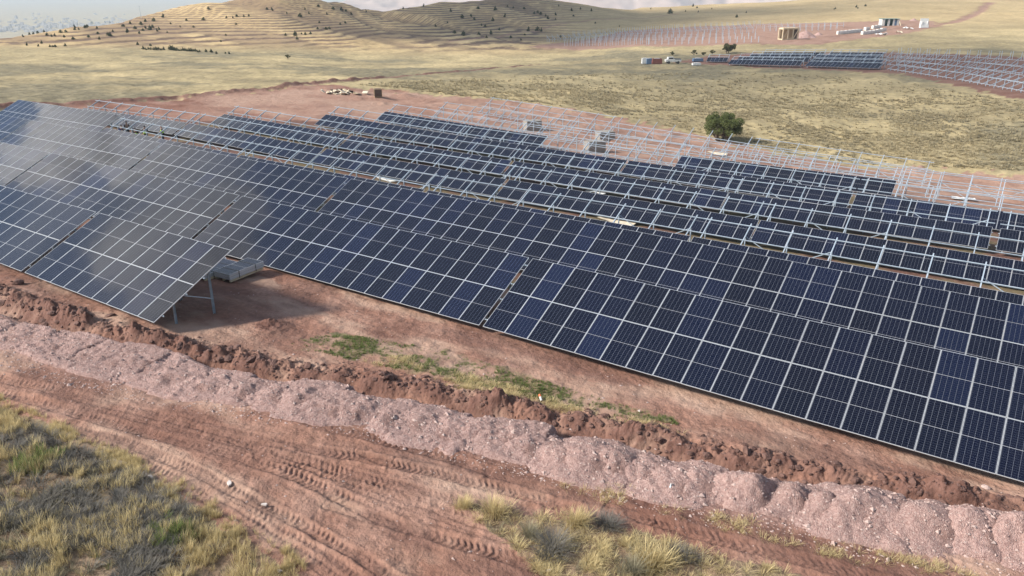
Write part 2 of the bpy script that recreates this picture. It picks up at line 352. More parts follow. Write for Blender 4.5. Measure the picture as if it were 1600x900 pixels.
def ground_material():
    m = bpy.data.materials.new('ground_cover'); m.use_nodes = True; nt = m.node_tree; b = nt.nodes["Principled BSDF"]
    L = nt.links; N = nt.nodes.new
    b.inputs["Roughness"].default_value = .95; b.inputs["Specular IOR Level"].default_value = .15
    t = N("ShaderNodeTexCoord"); P = t.outputs["Object"]
    def noise(scale, detail=5, rough=.55, vec=P):
        n = N("ShaderNodeTexNoise"); n.inputs["Scale"].default_value = scale; n.inputs["Detail"].default_value = detail; n.inputs["Roughness"].default_value = rough
        L.new(vec, n.inputs["Vector"]); return n.outputs[0]
    def ramp(f, *stops):
        r = N("ShaderNodeValToRGB"); e = r.color_ramp.elements
        e[0].position, e[0].color = stops[0][0], (*stops[0][1], 1); e[1].position, e[1].color = stops[-1][0], (*stops[-1][1], 1)
        for p_, c_ in stops[1:-1]: k = e.new(p_); k.color = (*c_, 1)
        L.new(f, r.inputs[0]); return r.outputs[0]
    def mix(f, c1, c2, mode='MIX'):
        n = N("ShaderNodeMix"); n.data_type = 'RGBA'; n.blend_type = mode
        for q, i in ((f, 0), (c1, 6), (c2, 7)):
            if isinstance(q, (int, float)): n.inputs[i].default_value = q
            elif isinstance(q, tuple): n.inputs[i].default_value = (*q, 1)
            else: L.new(q, n.inputs[i])
        return n.outputs[2]
    def attr(nm):
        a = N("ShaderNodeAttribute"); a.attribute_name = nm; s = N("ShaderNodeSeparateColor"); L.new(a.outputs["Color"], s.inputs[0]); return s.outputs, a.outputs["Alpha"]
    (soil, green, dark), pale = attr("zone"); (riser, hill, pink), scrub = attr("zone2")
    # bare red soil
    s1 = ramp(noise(.35, 6), (.30, (.200, .094, .066)), (.52, (.268, .146, .108)), (.70, (.352, .222, .175)))
    s2 = ramp(noise(5.5, 6, .65), (.3, (.66, .63, .61)), (.7, (1.18, 1.15, 1.13)))
    c_soil = mix(1.0, s1, s2, 'MULTIPLY')
    c_soil = mix(pale, c_soil, ramp(noise(1.3, 6), (.3, (.36, .232, .170)), (.7, (.46, .322, .245))))
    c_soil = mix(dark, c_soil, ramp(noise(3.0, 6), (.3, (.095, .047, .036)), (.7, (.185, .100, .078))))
    c_soil = mix(pink, c_soil, ramp(noise(9, 5), (.3, (.30, .19, .17)), (.7, (.44, .31, .285))))
    # dry grass of the steppe
    g1 = ramp(noise(.055, 6, .6), (.30, (.24, .195, .118)), (.5, (.355, .287, .165)), (.70, (.51, .405, .232)))
    g2 = ramp(noise(.9, 6, .68), (.30, (.66, .66, .63)), (.5, (.95, .95, .92)), (.68, (1.2, 1.18, 1.12)))
    c_gr = mix(1.0, g1, g2, 'MULTIPLY')
    c_gr = mix(scrub, c_gr, mix(1.0, ramp(noise(.5, 6), (.3, (.165, .142, .094)), (.7, (.275, .235, .148))), g2, 'MULTIPLY'))
    # hills: paler and browner, with bare terrace edges
    c_hill = mix(1.0, ramp(noise(.02, 6, .6), (.32, (.42, .305, .16)), (.6, (.60, .455, .245)), (.75, (.70, .555, .315))), ramp(noise(.35, 6, .65), (.3, (.62, .6, .58)), (.7, (1.15, 1.12, 1.1))), 'MULTIPLY')
    c_hill = mix(riser, c_hill, (.15, .10, .07))
    c_gr = mix(hill, c_gr, c_hill)
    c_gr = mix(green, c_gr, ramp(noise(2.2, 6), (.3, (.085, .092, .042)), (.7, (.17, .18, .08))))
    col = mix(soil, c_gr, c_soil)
    L.new(col, b.inputs["Base Color"])
    bp = N("ShaderNodeBump"); bp.inputs["Strength"].default_value = .55; bp.inputs["Distance"].default_value = .06
    L.new(noise(7, 8, .7), bp.inputs["Height"])
    bp2 = N("ShaderNodeBump"); bp2.inputs["Strength"].default_value = .6; bp2.inputs["Distance"].default_value = .5
    L.new(noise(.7, 6, .65), bp2.inputs["Height"]); L.new(bp.outputs[0], bp2.inputs["Normal"]); L.new(bp2.outputs[0], b.inputs["Normal"])
    MATS['ground_cover'] = m
ground_material()

# ------------------------------------------------------------------ mesh helpers
def big_mesh(name, verts, faces, mats, smooth=False, matidx=None):
    """verts (n,3); faces (m,3) or (m,4) array"""
    me = bpy.data.meshes.new(name); verts = np.ascontiguousarray(verts, np.float32); faces = np.ascontiguousarray(faces, np.int32)
    k = faces.shape[1]; me.vertices.add(len(verts)); me.vertices.foreach_set("co", verts.ravel())
    me.loops.add(faces.size); me.loops.foreach_set("vertex_index", faces.ravel())
    me.polygons.add(len(faces)); me.polygons.foreach_set("loop_start", np.arange(0, faces.size, k, dtype=np.int32))
    me.polygons.foreach_set("loop_total", np.full(len(faces), k, np.int32))
    if matidx is not None: me.polygons.foreach_set("material_index", np.asarray(matidx, np.int32))
    me.polygons.foreach_set("use_smooth", np.full(len(faces), smooth, bool))
    for q in mats: me.materials.append(MATS[q])
    me.update(calc_edges=True); return me
class MB:
    """collects quads/tris of one mesh"""
    def __init__(s): s.v = []; s.f = []; s.m = []
    def box(s, c, size, rot=None, mi=0, taper=1.0):
        h = np.array(size, float) / 2; P = np.array([(x, y, z) for z in (-1, 1) for y in (-1, 1) for x in (-1, 1)], float) * h
        P[4:, :2] *= taper
        if rot is not None: P = P @ np.array(rot).T
        P = P + np.array(c); n = len(s.v); s.v += [tuple(q) for q in P]
        s.f += [tuple(n + i for i in q) for q in ((0, 2, 3, 1), (4, 5, 7, 6), (0, 1, 5, 4), (2, 6, 7, 3), (0, 4, 6, 2), (1, 3, 7, 5))]; s.m += [mi] * 6
        return s
    def beam(s, p, q, w, h, mi=0, up=(0, 0, 1)):
        p = np.array(p, float); q = np.array(q, float); d = q - p; l = np.linalg.norm(d); d /= l
        upv = np.array(up, float); sd = np.cross(d, upv)
        if np.linalg.norm(sd) < 1e-4: sd = np.cross(d, (1, 0, 0))
        sd /= np.linalg.norm(sd); u = np.cross(sd, d)
        return s.box((p + q) / 2, (l, w, h), np.stack([d, sd, u], 1), mi)
    def tube(s, pts, radii, seg=6, mi=0, cap=True):
        pts = [np.array(q, float) for q in pts]; n0 = len(s.v)
        for i, p in enumerate(pts):
            d = pts[min(i + 1, len(pts) - 1)] - pts[max(i - 1, 0)]; d = d / (np.linalg.norm(d) + 1e-9)
            a = np.cross(d, (0.13, 0.99, 0.07)); a /= np.linalg.norm(a); b = np.cross(d, a)
            for k in range(seg):
                t = 2 * math.pi * k / seg; s.v.append(tuple(p + radii[i] * (math.cos(t) * a + math.sin(t) * b)))
        for i in range(len(pts) - 1):
            for k in range(seg):
                s.f.append((n0 + i * seg + k, n0 + i * seg + (k + 1) % seg, n0 + (i + 1) * seg + (k + 1) % seg, n0 + (i + 1) * seg + k)); s.m.append(mi)
        if cap:
            s.f.append(tuple(n0 + k for k in range(seg))[::-1]); s.f.append(tuple(n0 + (len(pts) - 1) * seg + k for k in range(seg))); s.m += [mi, mi]
        return s
    def mesh(s, name, mats, smooth=False):
        me = bpy.data.meshes.new(name); me.from_pydata(s.v, [], s.f)
        for q in mats: me.materials.append(MATS[q])
        for p, i in zip(me.polygons, s.m): p.material_index = i; p.use_smooth = smooth
        me.update(); return me
def add(name, me, parent=None, loc=(0, 0, 0), rot=(0, 0, 0), scale=(1, 1, 1)):
    o = bpy.data.objects.new(name, me); COL.objects.link(o); o.location = loc; o.rotation_euler = rot; o.scale = scale
    if parent is not None: o.parent = parent
    return o
def tag(o, label=None, cat=None, group=None, kind=None):
    for k_, v_ in (('label', label), ('category', cat), ('group', group), ('kind', kind)):
        if v_: o[k_] = v_
    return o
def empty(name, loc=(0, 0, 0), rz=0): return add(name, None, None, loc, (0, 0, rz))
ORD = ['first', 'second', 'third', 'fourth', 'fifth', 'sixth', 'seventh', 'eighth', 'ninth', 'tenth', 'eleventh', 'twelfth', 'thirteenth', 'fourteenth',
       'fifteenth', 'sixteenth', 'seventeenth', 'eighteenth', 'nineteenth', 'twentieth', 'twenty-first', 'twenty-second', 'twenty-third', 'twenty-fourth', 'twenty-fifth',
       'twenty-sixth', 'twenty-seventh', 'twenty-eighth', 'twenty-ninth', 'thirtieth', 'thirty-first', 'thirty-second']

def tones(me, vals):
    at = me.attributes.new("tone", 'FLOAT', 'POINT'); at.data.foreach_set("value", np.asarray(vals, np.float32))

def lumpy(n=2, seed=0, amp=.25):
    """lumpy stone: subdivided octahedron pushed in and out"""
    v = [(1, 0, 0), (-1, 0, 0), (0, 1, 0), (0, -1, 0), (0, 0, 1), (0, 0, -1)]
    f = [(0, 2, 4), (2, 1, 4), (1, 3, 4), (3, 0, 4), (2, 0, 5), (1, 2, 5), (3, 1, 5), (0, 3, 5)]
    v = [np.array(q, float) for q in v]
    for _ in range(n):
        cache = {}; nf = []
        def midp(i, j):
            k_ = (min(i, j), max(i, j))
            if k_ not in cache: q = v[i] + v[j]; v.append(q / np.linalg.norm(q)); cache[k_] = len(v) - 1
            return cache[k_]
        for a, b_, c in f:
            x, y, z = midp(a, b_), midp(b_, c), midp(c, a); nf += [(a, x, z), (x, b_, y), (z, y, c), (x, y, z)]
        f = nf
    v = np.array(v); g = np.random.default_rng(seed)
    v = v * (1 + amp * (g.random(len(v))[:, None] - .5) * 2)
    return v, np.array(f)

# ------------------------------------------------------------------ the ground
def in_poly(x, y, poly):
    ins = np.zeros(x.shape, bool); n = len(poly); j = n - 1
    for i in range(n):
        xi, yi = poly[i]; xj, yj = poly[j]
        c = ((yi > y) != (yj > y)) & (x < (xj - xi) * (y - yi) / (yj - yi + 1e-12) + xi); ins ^= c; j = i
    return ins
def poly_dist(x, y, pts, box=None):
    """distance to a polyline, and arc length of the nearest point, and signed side"""
    if box is not None:
        m = (x > pts[:, 0].min() - box) & (x < pts[:, 0].max() + box) & (y > pts[:, 1].min() - box) & (y < pts[:, 1].max() + box)
        if not m.all():
            out = [np.full(x.shape, 1e9), np.zeros(x.shape), np.full(x.shape, 1e9)]
            if m.any():
                for o_, v_ in zip(out, poly_dist(x[m], y[m], pts)): o_[m] = v_
            return out
    best = np.full(x.shape, 1e9); arc = np.zeros(x.shape); side = np.zeros(x.shape); s0 = 0
    for (x0, y0), (x1, y1) in zip(pts[:-1], pts[1:]):
        ex, ey = x1 - x0, y1 - y0; l = math.hypot(ex, ey); t = np.clip(((x - x0) * ex + (y - y0) * ey) / (l * l), 0, 1)
        ddx, ddy = x - x0 - t * ex, y - y0 - t * ey; d = np.hypot(ddx, ddy); m = d < best
        best[m] = d[m]; arc[m] = s0 + t[m] * l; side[m] = ((ex * ddy - ey * ddx) / l)[m]; s0 += l
    return best, arc, side
def smooth_line(pts, n=8):
    """Catmull-Rom through the points"""
    P = np.vstack([2 * pts[0] - pts[1], pts, 2 * pts[-1] - pts[-2]]); out = []
    for i in range(1, len(P) - 2):
        for t in np.linspace(0, 1, n, endpoint=False):
            out.append(.5 * ((2 * P[i]) + (-P[i - 1] + P[i + 1]) * t + (2 * P[i - 1] - 5 * P[i] + 4 * P[i + 1] - P[i + 2]) * t**2 + (-P[i - 1] + 3 * P[i] - 3 * P[i + 1] + P[i + 2]) * t**3))
    out.append(P[-2]); return np.array(out)

RIDGE = smooth_line(hits([(-160, 405), (0, 458), (100, 492), (200, 522), (300, 545), (400, 566), (500, 580), (600, 594), (700, 612), (800, 636), (900, 656), (1000, 678), (1100, 702), (1200, 722), (1300, 738), (1400, 756), (1500, 774), (1600, 793), (1800, 830)]))
BERM = smooth_line(hits([(-150, 186), (20, 168), (120, 162), (200, 158), (280, 151), (360, 144), (430, 138), (480, 132), (540, 127), (600, 121.5)]))
BERM2 = smooth_line(hits([(600, 121.5), (680, 115), (760, 108), (830, 103)]))
TRACKS = [  # wheel tracks pressed into the road: line, width, depth, lug pitch
    ([(1000, 806), (1090, 833), (1200, 862), (1330, 895), (1500, 950)], .55, .085, .20),
    ([(600, 722), (700, 743), (800, 768), (916, 800), (1010, 812)], .5, .07, .19),
    ([(440, 650), (533, 672), (650, 700), (720, 722)], .5, .06, .20),
    ([(20, 642), (100, 665), (180, 686), (262, 716), (330, 748), (420, 792), (520, 845), (640, 920)], .42, .05, .19),
    ([(60, 628), (140, 651), (220, 676), (310, 695), (420, 728), (520, 770), (600, 810)], .5, .06, .20),
    ([(560, 800), (700, 843), (790, 868), (900, 905)], .5, .06, .20),
    ([(-100, 560), (0, 588), (150, 628), (290, 658), (420, 690), (560, 715)], .5, .05, .20),
    ([(455, 633), (540, 648), (610, 662), (700, 690), (800, 722)], .45, .05, .20),
    ([(880, 742), (980, 760), (1080, 778), (1250, 818), (1450, 872), (1550, 905)], .45, .055, .20),
    ([(240, 712), (330, 760), (430, 822), (520, 880), (580, 930)], .45, .035, .20),
    ([(0, 612), (100, 640), (200, 668), (330, 705)], .5, .035, .20),
    ([(-60, 625), (60, 658), (150, 690), (230, 724), (300, 765), (390, 815), (480, 872), (540, 920)], .42, .04, .19),
    ([(160, 640), (300, 672), (430, 712), (560, 752), (680, 790), (740, 812)], .5, .045, .20),
    ([(300, 668), (420, 700), (540, 738), (640, 762), (760, 790), (880, 800)], .45, .04, .19),
    ([(-60, 600), (80, 632), (200, 655), (340, 690), (470, 735), (600, 775), (690, 805)], .42, .035, .19),
    ([(1200, 820), (1330, 850), (1480, 890), (1600, 930)], .5, .05, .20)]
TRACKS = [(smooth_line(hits(l)), w, d, q) for l, w, d, q in TRACKS]
SITE = np.vstack([hits([(-120, 190), (20, 170), (120, 163), (200, 159), (280, 153), (360, 146), (440, 138), (500, 132), (560, 137), (600, 141), (680, 149), (740, 154), (800, 159), (870, 168), (950, 183), (1040, 199), (1100, 216), (1180, 232), (1240, 246), (1330, 260), (1440, 266), (1520, 271), (1600, 276), (1750, 292)]),
                  np.array([[60, 30], [40, 6], [24, 6]]), hits([(1250, 905), (1120, 868), (1010, 838), (950, 820), (860, 806), (770, 792), (710, 790), (742, 815), (800, 850), (860, 905)]), np.array([[-3.5, 10.5], [-5.2, 12]]), hits([(452, 905), (420, 875), (370, 838), (300, 793), (240, 752), (170, 716), (90, 676), (0, 640), (-120, 590)]), np.array([[-40, 32], [-120, 80], [-110, 120]])])
GREEN = hits([(455, 532), (500, 524), (560, 526), (640, 538), (720, 556), (800, 582), (900, 612), (1000, 642), (1060, 655), (1060, 664), (1000, 660), (900, 640), (800, 616), (700, 594), (600, 572), (520, 556), (460, 545)])
ARR2 = hits([(1060, 98), (1105, 88), (1170, 84), (1380, 82), (1500, 84), (1700, 92), (1700, 175), (1600, 156), (1500, 134), (1400, 116), (1300, 109), (1180, 105)])
ARR3 = hits([(820, 72), (850, 66), (930, 56), (1000, 47), (1100, 40), (1190, 36), (1300, 36), (1400, 33), (1460, 34), (1470, 42), (1420, 51), (1350, 59), (1275, 69), (1180, 69), (1050, 72), (930, 75)])
LANE = smooth_line(hits([(1260, 62), (1330, 54), (1400, 46), (1460, 40), (1495, 34), (1525, 22), (1540, 10), (1548, 3)]))
PATH = smooth_line(hits([(700, 62), (800, 46), (870, 36), (950, 29), (1060, 22)]))
MOUND = hit(421, 511)
WETBAND = smooth_line(hits([(620, 690), (720, 716), (800, 738), (900, 762), (1000, 786), (1120, 822), (1250, 856), (1400, 893), (1550, 935)]))
RUTS = smooth_line(hits([(1, 103), (20, 101), (22, 106), (2, 106)]))

def relief(x, y, zb):
    """adds the small forms to the base and returns height and zone weights"""
    n = len(x); r = np.hypot(x, y); z = zb.copy()
    soil = np.zeros(n); green = np.zeros(n); dark = np.zeros(n); pale = np.zeros(n); riser = np.zeros(n); hill = np.zeros(n); pink = np.zeros(n); scrub = np.zeros(n)
    jx = x.copy(); jy = y.copy(); mj = r < 720; sj = np.clip(r[mj] / 25, .8, 4)
    jx[mj] += .9 * fbm(x[mj], y[mj], 1.8, 3, 5, .62) * sj; jy[mj] += .9 * fbm(x[mj], y[mj], 1.8, 5, 5, .62) * sj
    near = r < 260
    soil[near] = in_poly(jx[near], jy[near], SITE)
    mm = (r > 120) & (r < 700)
    soil[mm] = np.maximum(soil[mm], in_poly(jx[mm], jy[mm], ARR2)); soil[mm] = np.maximum(soil[mm], in_poly(jx[mm], jy[mm], ARR3))
    m = (r > 200) & (r < 900)
    d, _, _ = poly_dist(x[m], y[m], LANE, 6); soil[m] = np.maximum(soil[m], 1 - sm(d + 2 * fbm(x[m], y[m], 6, 8), 1.6, 3.2)); z[m] -= .35 * (1 - sm(d, 1.5, 3))
    d, _, _ = poly_dist(x[m], y[m], PATH, 4); soil[m] = np.maximum(soil[m], .8 * (1 - sm(d, .6, 1.6)))
    # green strip in front of the second row
    m = near & (r < 45)
    gp = .8 * in_poly(jx[m], jy[m], GREEN) * sm(fbm(x[m], y[m], 1.6, 21) + .5 * fbm(x[m], y[m], .4, 22, 3), -.4, .25); green[m] = gp; soil[m] *= 1 - .9 * gp
    # general roughness
    m = r < 60; z[m] += (.05 * fbm(x[m], y[m], 1.6, 31) + .04 * fbm(x[m], y[m], .35, 33, 3)) * np.where(soil[m] > .5, 1, 1.8)
    gm = soil < .5
    m = (r > 30) & (r < 420); z[m] += gm[m] * sm(r[m], 30, 90) * (1 - sm(r[m], 300, 420)) * (.42 * fbm(x[m], y[m], 5, 41, 5, .6))
    z += sm(r, 150, 300) * (1.1 * fbm(x, y, 60, 43))
    m = r < 330; scrub[m] = np.clip(sm(fbm(x[m], y[m], 34, 61, 5) + .25 * fbm(x[m], y[m], 6, 63), .02, .30), 0, 1) * (1 - sm(r[m], 280, 330)); scrub[r < 40] = .85
    m = (r < 40) & (soil < .5); soil[m] = .55 - .3 * sm(fbm(x[m], y[m], .9, 23, 3), -.1, .4); dark[m] = .5
    ar, pr = to_ap(x, y); m = (r < 140) & (soil > .5) & (pr > 6) & (pr < 50) & (ar > -88 + (pr - 16) * .95); gg = sm(fbm(x[m], y[m], 2.2, 25, 4), -.35, .25); green[m] = .9 * gg; soil[m] = 1 - .5 * gg; dark[m] = np.maximum(dark[m], 1.0)  # green growth between the rows; panel shade put into the dark soil colour
    m = (r < 110) & (pr > -8) & (pr <= 6) & (ar < -15); dark[m] = np.maximum(dark[m], .75 * sm(pr[m], -8, -6.5))  # shade beneath the left front tables, painted as darker soil
    # trench edge of dark clods and the cut behind the heaps
    m = r < 60
    d, s, sd_ = poly_dist(x[m], y[m], RIDGE, 5); nz = fbm(x[m], y[m], .55, 51, 4, .62); nb = fbm(x[m], y[m], 2.6, 53)
    z[m] += (.20 + .30 * nb) * np.exp(-((sd_ - .05) / .45) ** 2) * (1 + 1.2 * nz) - .40 * np.exp(-((sd_ + .85) / .45) ** 2) + .08 * np.exp(-((sd_ + 2.1) / .9) ** 2)
    z[m] += .16 * nz * np.exp(-(d / .8) ** 2)
    dark[m] = np.maximum(dark[m], np.exp(-((sd_ + .3) / (.62 + .55 * nb)) ** 4) * np.clip(.75 + 1.1 * nz, .1, 1))
    soil[m] = np.maximum(soil[m], 1 - sm(d + .5 * nz, .65, .95)); green[m] *= sm(d, .4, 1.0)
    pink[m] = np.maximum(pink[m], .45 * np.exp(-((sd_ + 2.3) / 1.1) ** 4))
    # wheel tracks
    al, pl_ = to_ap(x[m], y[m])
    for line, w, dep, q in TRACKS:
        d, s, sd_ = poly_dist(x[m], y[m], line, 1.2); k = np.nonzero(d < 1.1)[0]
        if not len(k): continue
        d, s, sd_ = d[k], s[k], sd_[k]; xm, ym = x[m][k], y[m][k]; sd_ = sd_ + .10 * fbm(xm, ym, 1.5, 77); tt = np.clip(np.abs(sd_) / (w / 2), 0, 3)
        inside = 1 - sm(tt, .75, 1.15); ph = (s + np.abs(sd_) * .6) / q + .5 * fbm(xm, ym, .8, 75); lug = np.clip(1.5 * np.sin(2 * math.pi * ph), -1, 1) * (.55 + 1.2 * fbm(xm, ym, .5, 76))
        brk = .4 + .6 * sm(fbm(xm, ym, 3.0, 71, 3) + .20, 0, .4)
        lug = lug + .7 * fbm(xm, ym, .16, 78, 2); zi = brk * (inside * (-dep * .55 + dep * .34 * lug) + dep * .55 * np.exp(-((tt - 1.35) / .35) ** 2) * (1 + nz[k])); im = np.nonzero(m)[0][k]
        z[im] += zi - (1 - brk) * inside * dep * .35
        dark[im] = np.maximum(dark[im], .55 * inside * sm(fbm(xm, ym, 3, 73), -.25, .3))
    # damp, dark and dry, pale bands drawn out along the road
    f1 = fbm(al / 3.4, pl_ * .8, 1.0, 81, 5); f2 = fbm(al / 3.2 + 31, pl_ * .62, 1.0, 83, 5)
    dark[m] = np.maximum(dark[m], .62 * sm(f1, -.05, .40)); pale[m] = .10 + .62 * sm(f2, -.02, .36)
    d, _, _ = poly_dist(x[m], y[m], WETBAND, 3); dark[m] = np.maximum(dark[m], .8 * np.exp(-(d / (.75 + .5 * f2)) ** 4) * np.clip(.8 + nz, .2, 1)); pale[m] *= 1 - .8 * np.exp(-(d / .9) ** 4)
    # field bank behind the site
    m = (r > 60) & (r < 330)
    for ln, hgt, wd in ((BERM, .42, .9), (BERM2, .2, .7)):
        d, s, sd_ = poly_dist(x[m], y[m], ln, 5); nz = fbm(x[m], y[m], 1.1, 91)
        z[m] += hgt * np.exp(-(d / wd) ** 2) * (1 + .9 * nz); e = np.exp(-((sd_ + .2) / (wd * 1.2)) ** 4) * np.clip(.9 + nz, 0, 1); dark[m] = np.maximum(dark[m], e * .9); soil[m] = np.maximum(soil[m], sm(e, .2, .5))
    d2 = np.hypot(x - MOUND[0], y - MOUND[1]); e = np.exp(-(d2 / .62) ** 2); m = d2 < 3
    z[m] += .30 * e[m] * (1 + 1.2 * fbm(x[m], y[m], .4, 95)); dark[m] = np.maximum(dark[m], sm(e[m], .25, .5))
    # ruins of soil on the far side of the site
    a_, p_ = to_ap(x, y); m = (p_ > 64) & (p_ < 86) & (soil > .5)
    z[m] += .8 * np.maximum(fbm(x[m], y[m], 3.5, 97), 0)
    m = (r > 60) & (r < 720) & (soil > .3); pale[m] = np.maximum(pale[m], np.where((p_[m] > 45) & (r[m] < 135), .35, 0) + np.where(r[m] > 280, .45, 0) + .3 * sm(fbm(x[m], y[m], 7, 98), -.1, .35) * (r[m] < 280)); dark[m] = np.maximum(dark[m], np.where((r[m] > 150) & (r[m] < 275), .5, 0)); dark[m] = np.maximum(dark[m], .35 * sm(fbm(x[m], y[m], 4, 99), .15, .45))  # paler soil at the back: sunlit brightness put into its colour
    # hills: gullies and hand-cut terraces
    m = (r > 280) & (r < 1150); x, y, rm = x[m], y[m], r[m]; az = np.arctan2(x, y); hz = sm(rm, 285, 330) * (1 - sm(rm, 800, 1100)) * (1 - sm(az, R(1), R(9)))
    gul = np.abs(fbm(x + .75 * y, y * .25, 75, 101, 3)); zm = z[m] - hz * 10.0 * np.clip(.32 - gul, 0, 1) * sm(rm, 300, 420)
    hill[m] = np.maximum(hz, sm(rm, 330, 460) * .6); stepz = .78; f = (zm / stepz + .22 * fbm(x, y, 60, 103, 3)) % 1.0
    wob = sm(fbm(x, y, 26, 105, 4), -.5, -.15)
    zm += hz * wob * .6 * (np.where(f < .78, f / .78 * .3, .3 + (f - .78) / .22 * .7) - f); z[m] = zm
    riser[m] = np.maximum(hz * wob * sm(f, .50, .66) * (1 - sm(f, .88, 1.0)) * 1.0, hz * .6 * sm(.13 - gul, 0, .10))
    green *= 1.0
    return z, np.stack([soil, green, dark, pale], 1), np.stack([riser, hill, pink, scrub], 1)

th_in = np.linspace(R(-37.5), R(37.5), 861)
th_out = np.r_[np.linspace(R(-180), R(-60), 21), np.linspace(R(-58), R(-38), 30)]
TH = np.r_[th_out, th_in, -th_out[::-1]]            # full circle; odd count keeps every second column
if len(TH) % 2 == 0: TH = np.delete(TH, 1)
r_near = np.r_[.5, 3, 6, 8, np.exp(np.arange(math.log(9.5), math.log(46), .00225))]
r_far = np.r_[np.exp(np.arange(math.log(46.1), math.log(300), .0085)), np.exp(np.arange(math.log(301), math.log(760), .0042)), np.exp(np.arange(math.log(763), math.log(15000), .035)), 30000.]
def grid(rs, th):
    rr, tt = np.meshgrid(rs, th, indexing='ij'); return (rr * np.sin(tt)).ravel(), (rr * np.cos(tt)).ravel()
nx, ny = grid(r_near, TH); TH2 = TH[::2]; fx_, fy_ = grid(r_far, TH2)
gx_ = np.r_[nx, fx_]; gy_ = np.r_[ny, fy_]
zb_ = base_z(gx_, gy_)
zz_, zone1, zone2 = relief(gx_, gy_, zb_)
nt_, nt2 = len(TH), len(TH2); nrn, nrf = len(r_near), len(r_far)
i, j = np.meshgrid(np.arange(nrn - 1), np.arange(nt_ - 1), indexing='ij'); a = (i * nt_ + j).ravel()
q1 = np.stack([a, a + 1, a + nt_ + 1, a + nt_], 1)
off = nrn * nt_
i, j = np.meshgrid(np.arange(nrf - 1), np.arange(nt2 - 1), indexing='ij'); a = (off + i * nt2 + j).ravel()
q2 = np.stack([a, a + 1, a + nt2 + 1, a + nt2], 1)
j = np.arange(nt2 - 1); n0 = (nrn - 1) * nt_ + 2 * j; f0 = off + j       # seam between fine and coarse rings
tri = np.vstack([q1[:, [0, 1, 2]], q1[:, [0, 2, 3]], q2[:, [0, 1, 2]], q2[:, [0, 2, 3]],
                 np.stack([n0, n0 + 1, f0], 1), np.stack([n0 + 1, f0 + 1, f0], 1), np.stack([n0 + 1, n0 + 2, f0 + 1], 1)])
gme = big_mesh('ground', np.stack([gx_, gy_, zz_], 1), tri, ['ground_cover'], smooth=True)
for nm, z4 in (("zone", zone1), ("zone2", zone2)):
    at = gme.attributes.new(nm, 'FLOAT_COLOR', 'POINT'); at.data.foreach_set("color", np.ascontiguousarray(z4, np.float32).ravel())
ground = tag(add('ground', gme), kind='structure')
Zn = zz_[:off].reshape(nrn, nt_); Zf = zz_[off:].reshape(nrf, nt2)
def surf(x, y):
    """height of the finished ground mesh"""
    x = np.atleast_1d(np.asarray(x, float)); y = np.atleast_1d(np.asarray(y, float)); r = np.hypot(x, y); t = np.arctan2(x, y)
    def bil(Z, rs, th):
        i = np.clip(np.searchsorted(rs, r) - 1, 0, len(rs) - 2); j = np.clip(np.searchsorted(th, t) - 1, 0, len(th) - 2)
        fi = np.clip((r - rs[i]) / (rs[i + 1] - rs[i]), 0, 1); fj = np.clip((t - th[j]) / (th[j + 1] - th[j]), 0, 1)
        return (Z[i, j] * (1 - fi) + Z[i + 1, j] * fi) * (1 - fj) + (Z[i, j + 1] * (1 - fi) + Z[i + 1, j + 1] * fi) * fj
    return np.where(r < r_near[-1], bil(Zn, r_near, TH), bil(Zf, r_far, TH2))
def surf1(x, y): return float(surf(x, y)[0])

# ------------------------------------------------------------------ solar tables
def panel_mesh():
    """module: glass sheet, and an aluminium rim standing 2 mm proud of it; the lower left corner is the origin"""
    W, Lh, H, lx, ly = 1.140, PL, .035, .0130, .012; mb = MB(); mg = MB()
    mg.box((W / 2, Lh / 2, -.004), (W - .01, Lh - .01, .006))
    mb.box((lx / 2, Lh / 2, -H / 2 + .002), (lx, Lh, H)); mb.box((W - lx / 2, Lh / 2, -H / 2 + .002), (lx, Lh, H))
    mb.box((W / 2, ly / 2, -H / 2 + .001), (W - 2 * lx, ly, H - .002)); mb.box((W / 2, Lh - ly / 2, -H / 2 + .001), (W - 2 * lx, ly, H - .002))
    return mg.mesh('solar_panel', ['panel_glass']), mb.mesh('panel_frame', ['aluminium'])
PANEL, PFRAME = panel_mesh()
def add_panel(parent, loc, rot): o = add('solar_panel', PANEL, parent, loc, rot); add('panel_frame', PFRAME, o); return o
PURL = (.45, 1.78, 2.80, 4.12)
def vz(v, off=0.0):          # point on the panel plane at slope distance v, off metres below it
    return v * CT + off * ST, CLEAR + v * ST - off * CT
def tmesh(name, fn, mats=('galvanised',)):
    mb = MB(); fn(mb); return mb.mesh(name, list(mats))
def _rafter(mb):
    y0, z0 = vz(.22, .16); y1, z1 = vz(4.42, .16); mb.beam((0, y0, z0), (0, y1, z1), .062, .10)
def _post(v, off):
    def f(mb):
        y, z = vz(v, off); h = z + .55
        mb.box((-.035, y, z - h / 2), (.008, .10, h)); mb.box((-.004, y - .046, z - h / 2), (.054, .008, h)); mb.box((-.004, y + .046, z - h / 2), (.054, .008, h))
    return f
def _brace(mb):
    y0, z0 = vz(3.33, .2); y1, z1 = vz(1.75, .22); mb.beam((.03, y0, .34), (.03, y1, z1), .035, .035)
def _xbrace(mb):
    y0, z0 = vz(3.33, .30); mb.beam((0, y0 + .06, z0), (2.5, y0 + .06, .25), .03, .045)
def _ybrace(mb):
    y0, z0 = vz(3.33, .30); mb.beam((2.5, y0 + .065, z0), (1.25, y0 + .065, .9), .03, .045)
RAFTER, POSTF, POSTR, BRACE, XBR, YBR = (tmesh(n, f) for n, f in (('rafter', _rafter), ('front_post', _post(1.25, .2)), ('rear_post', _post(3.33, .2)), ('brace', _brace), ('cross_brace', _xbrace), ('side_brace', _ybrace)))
PURLC = {}
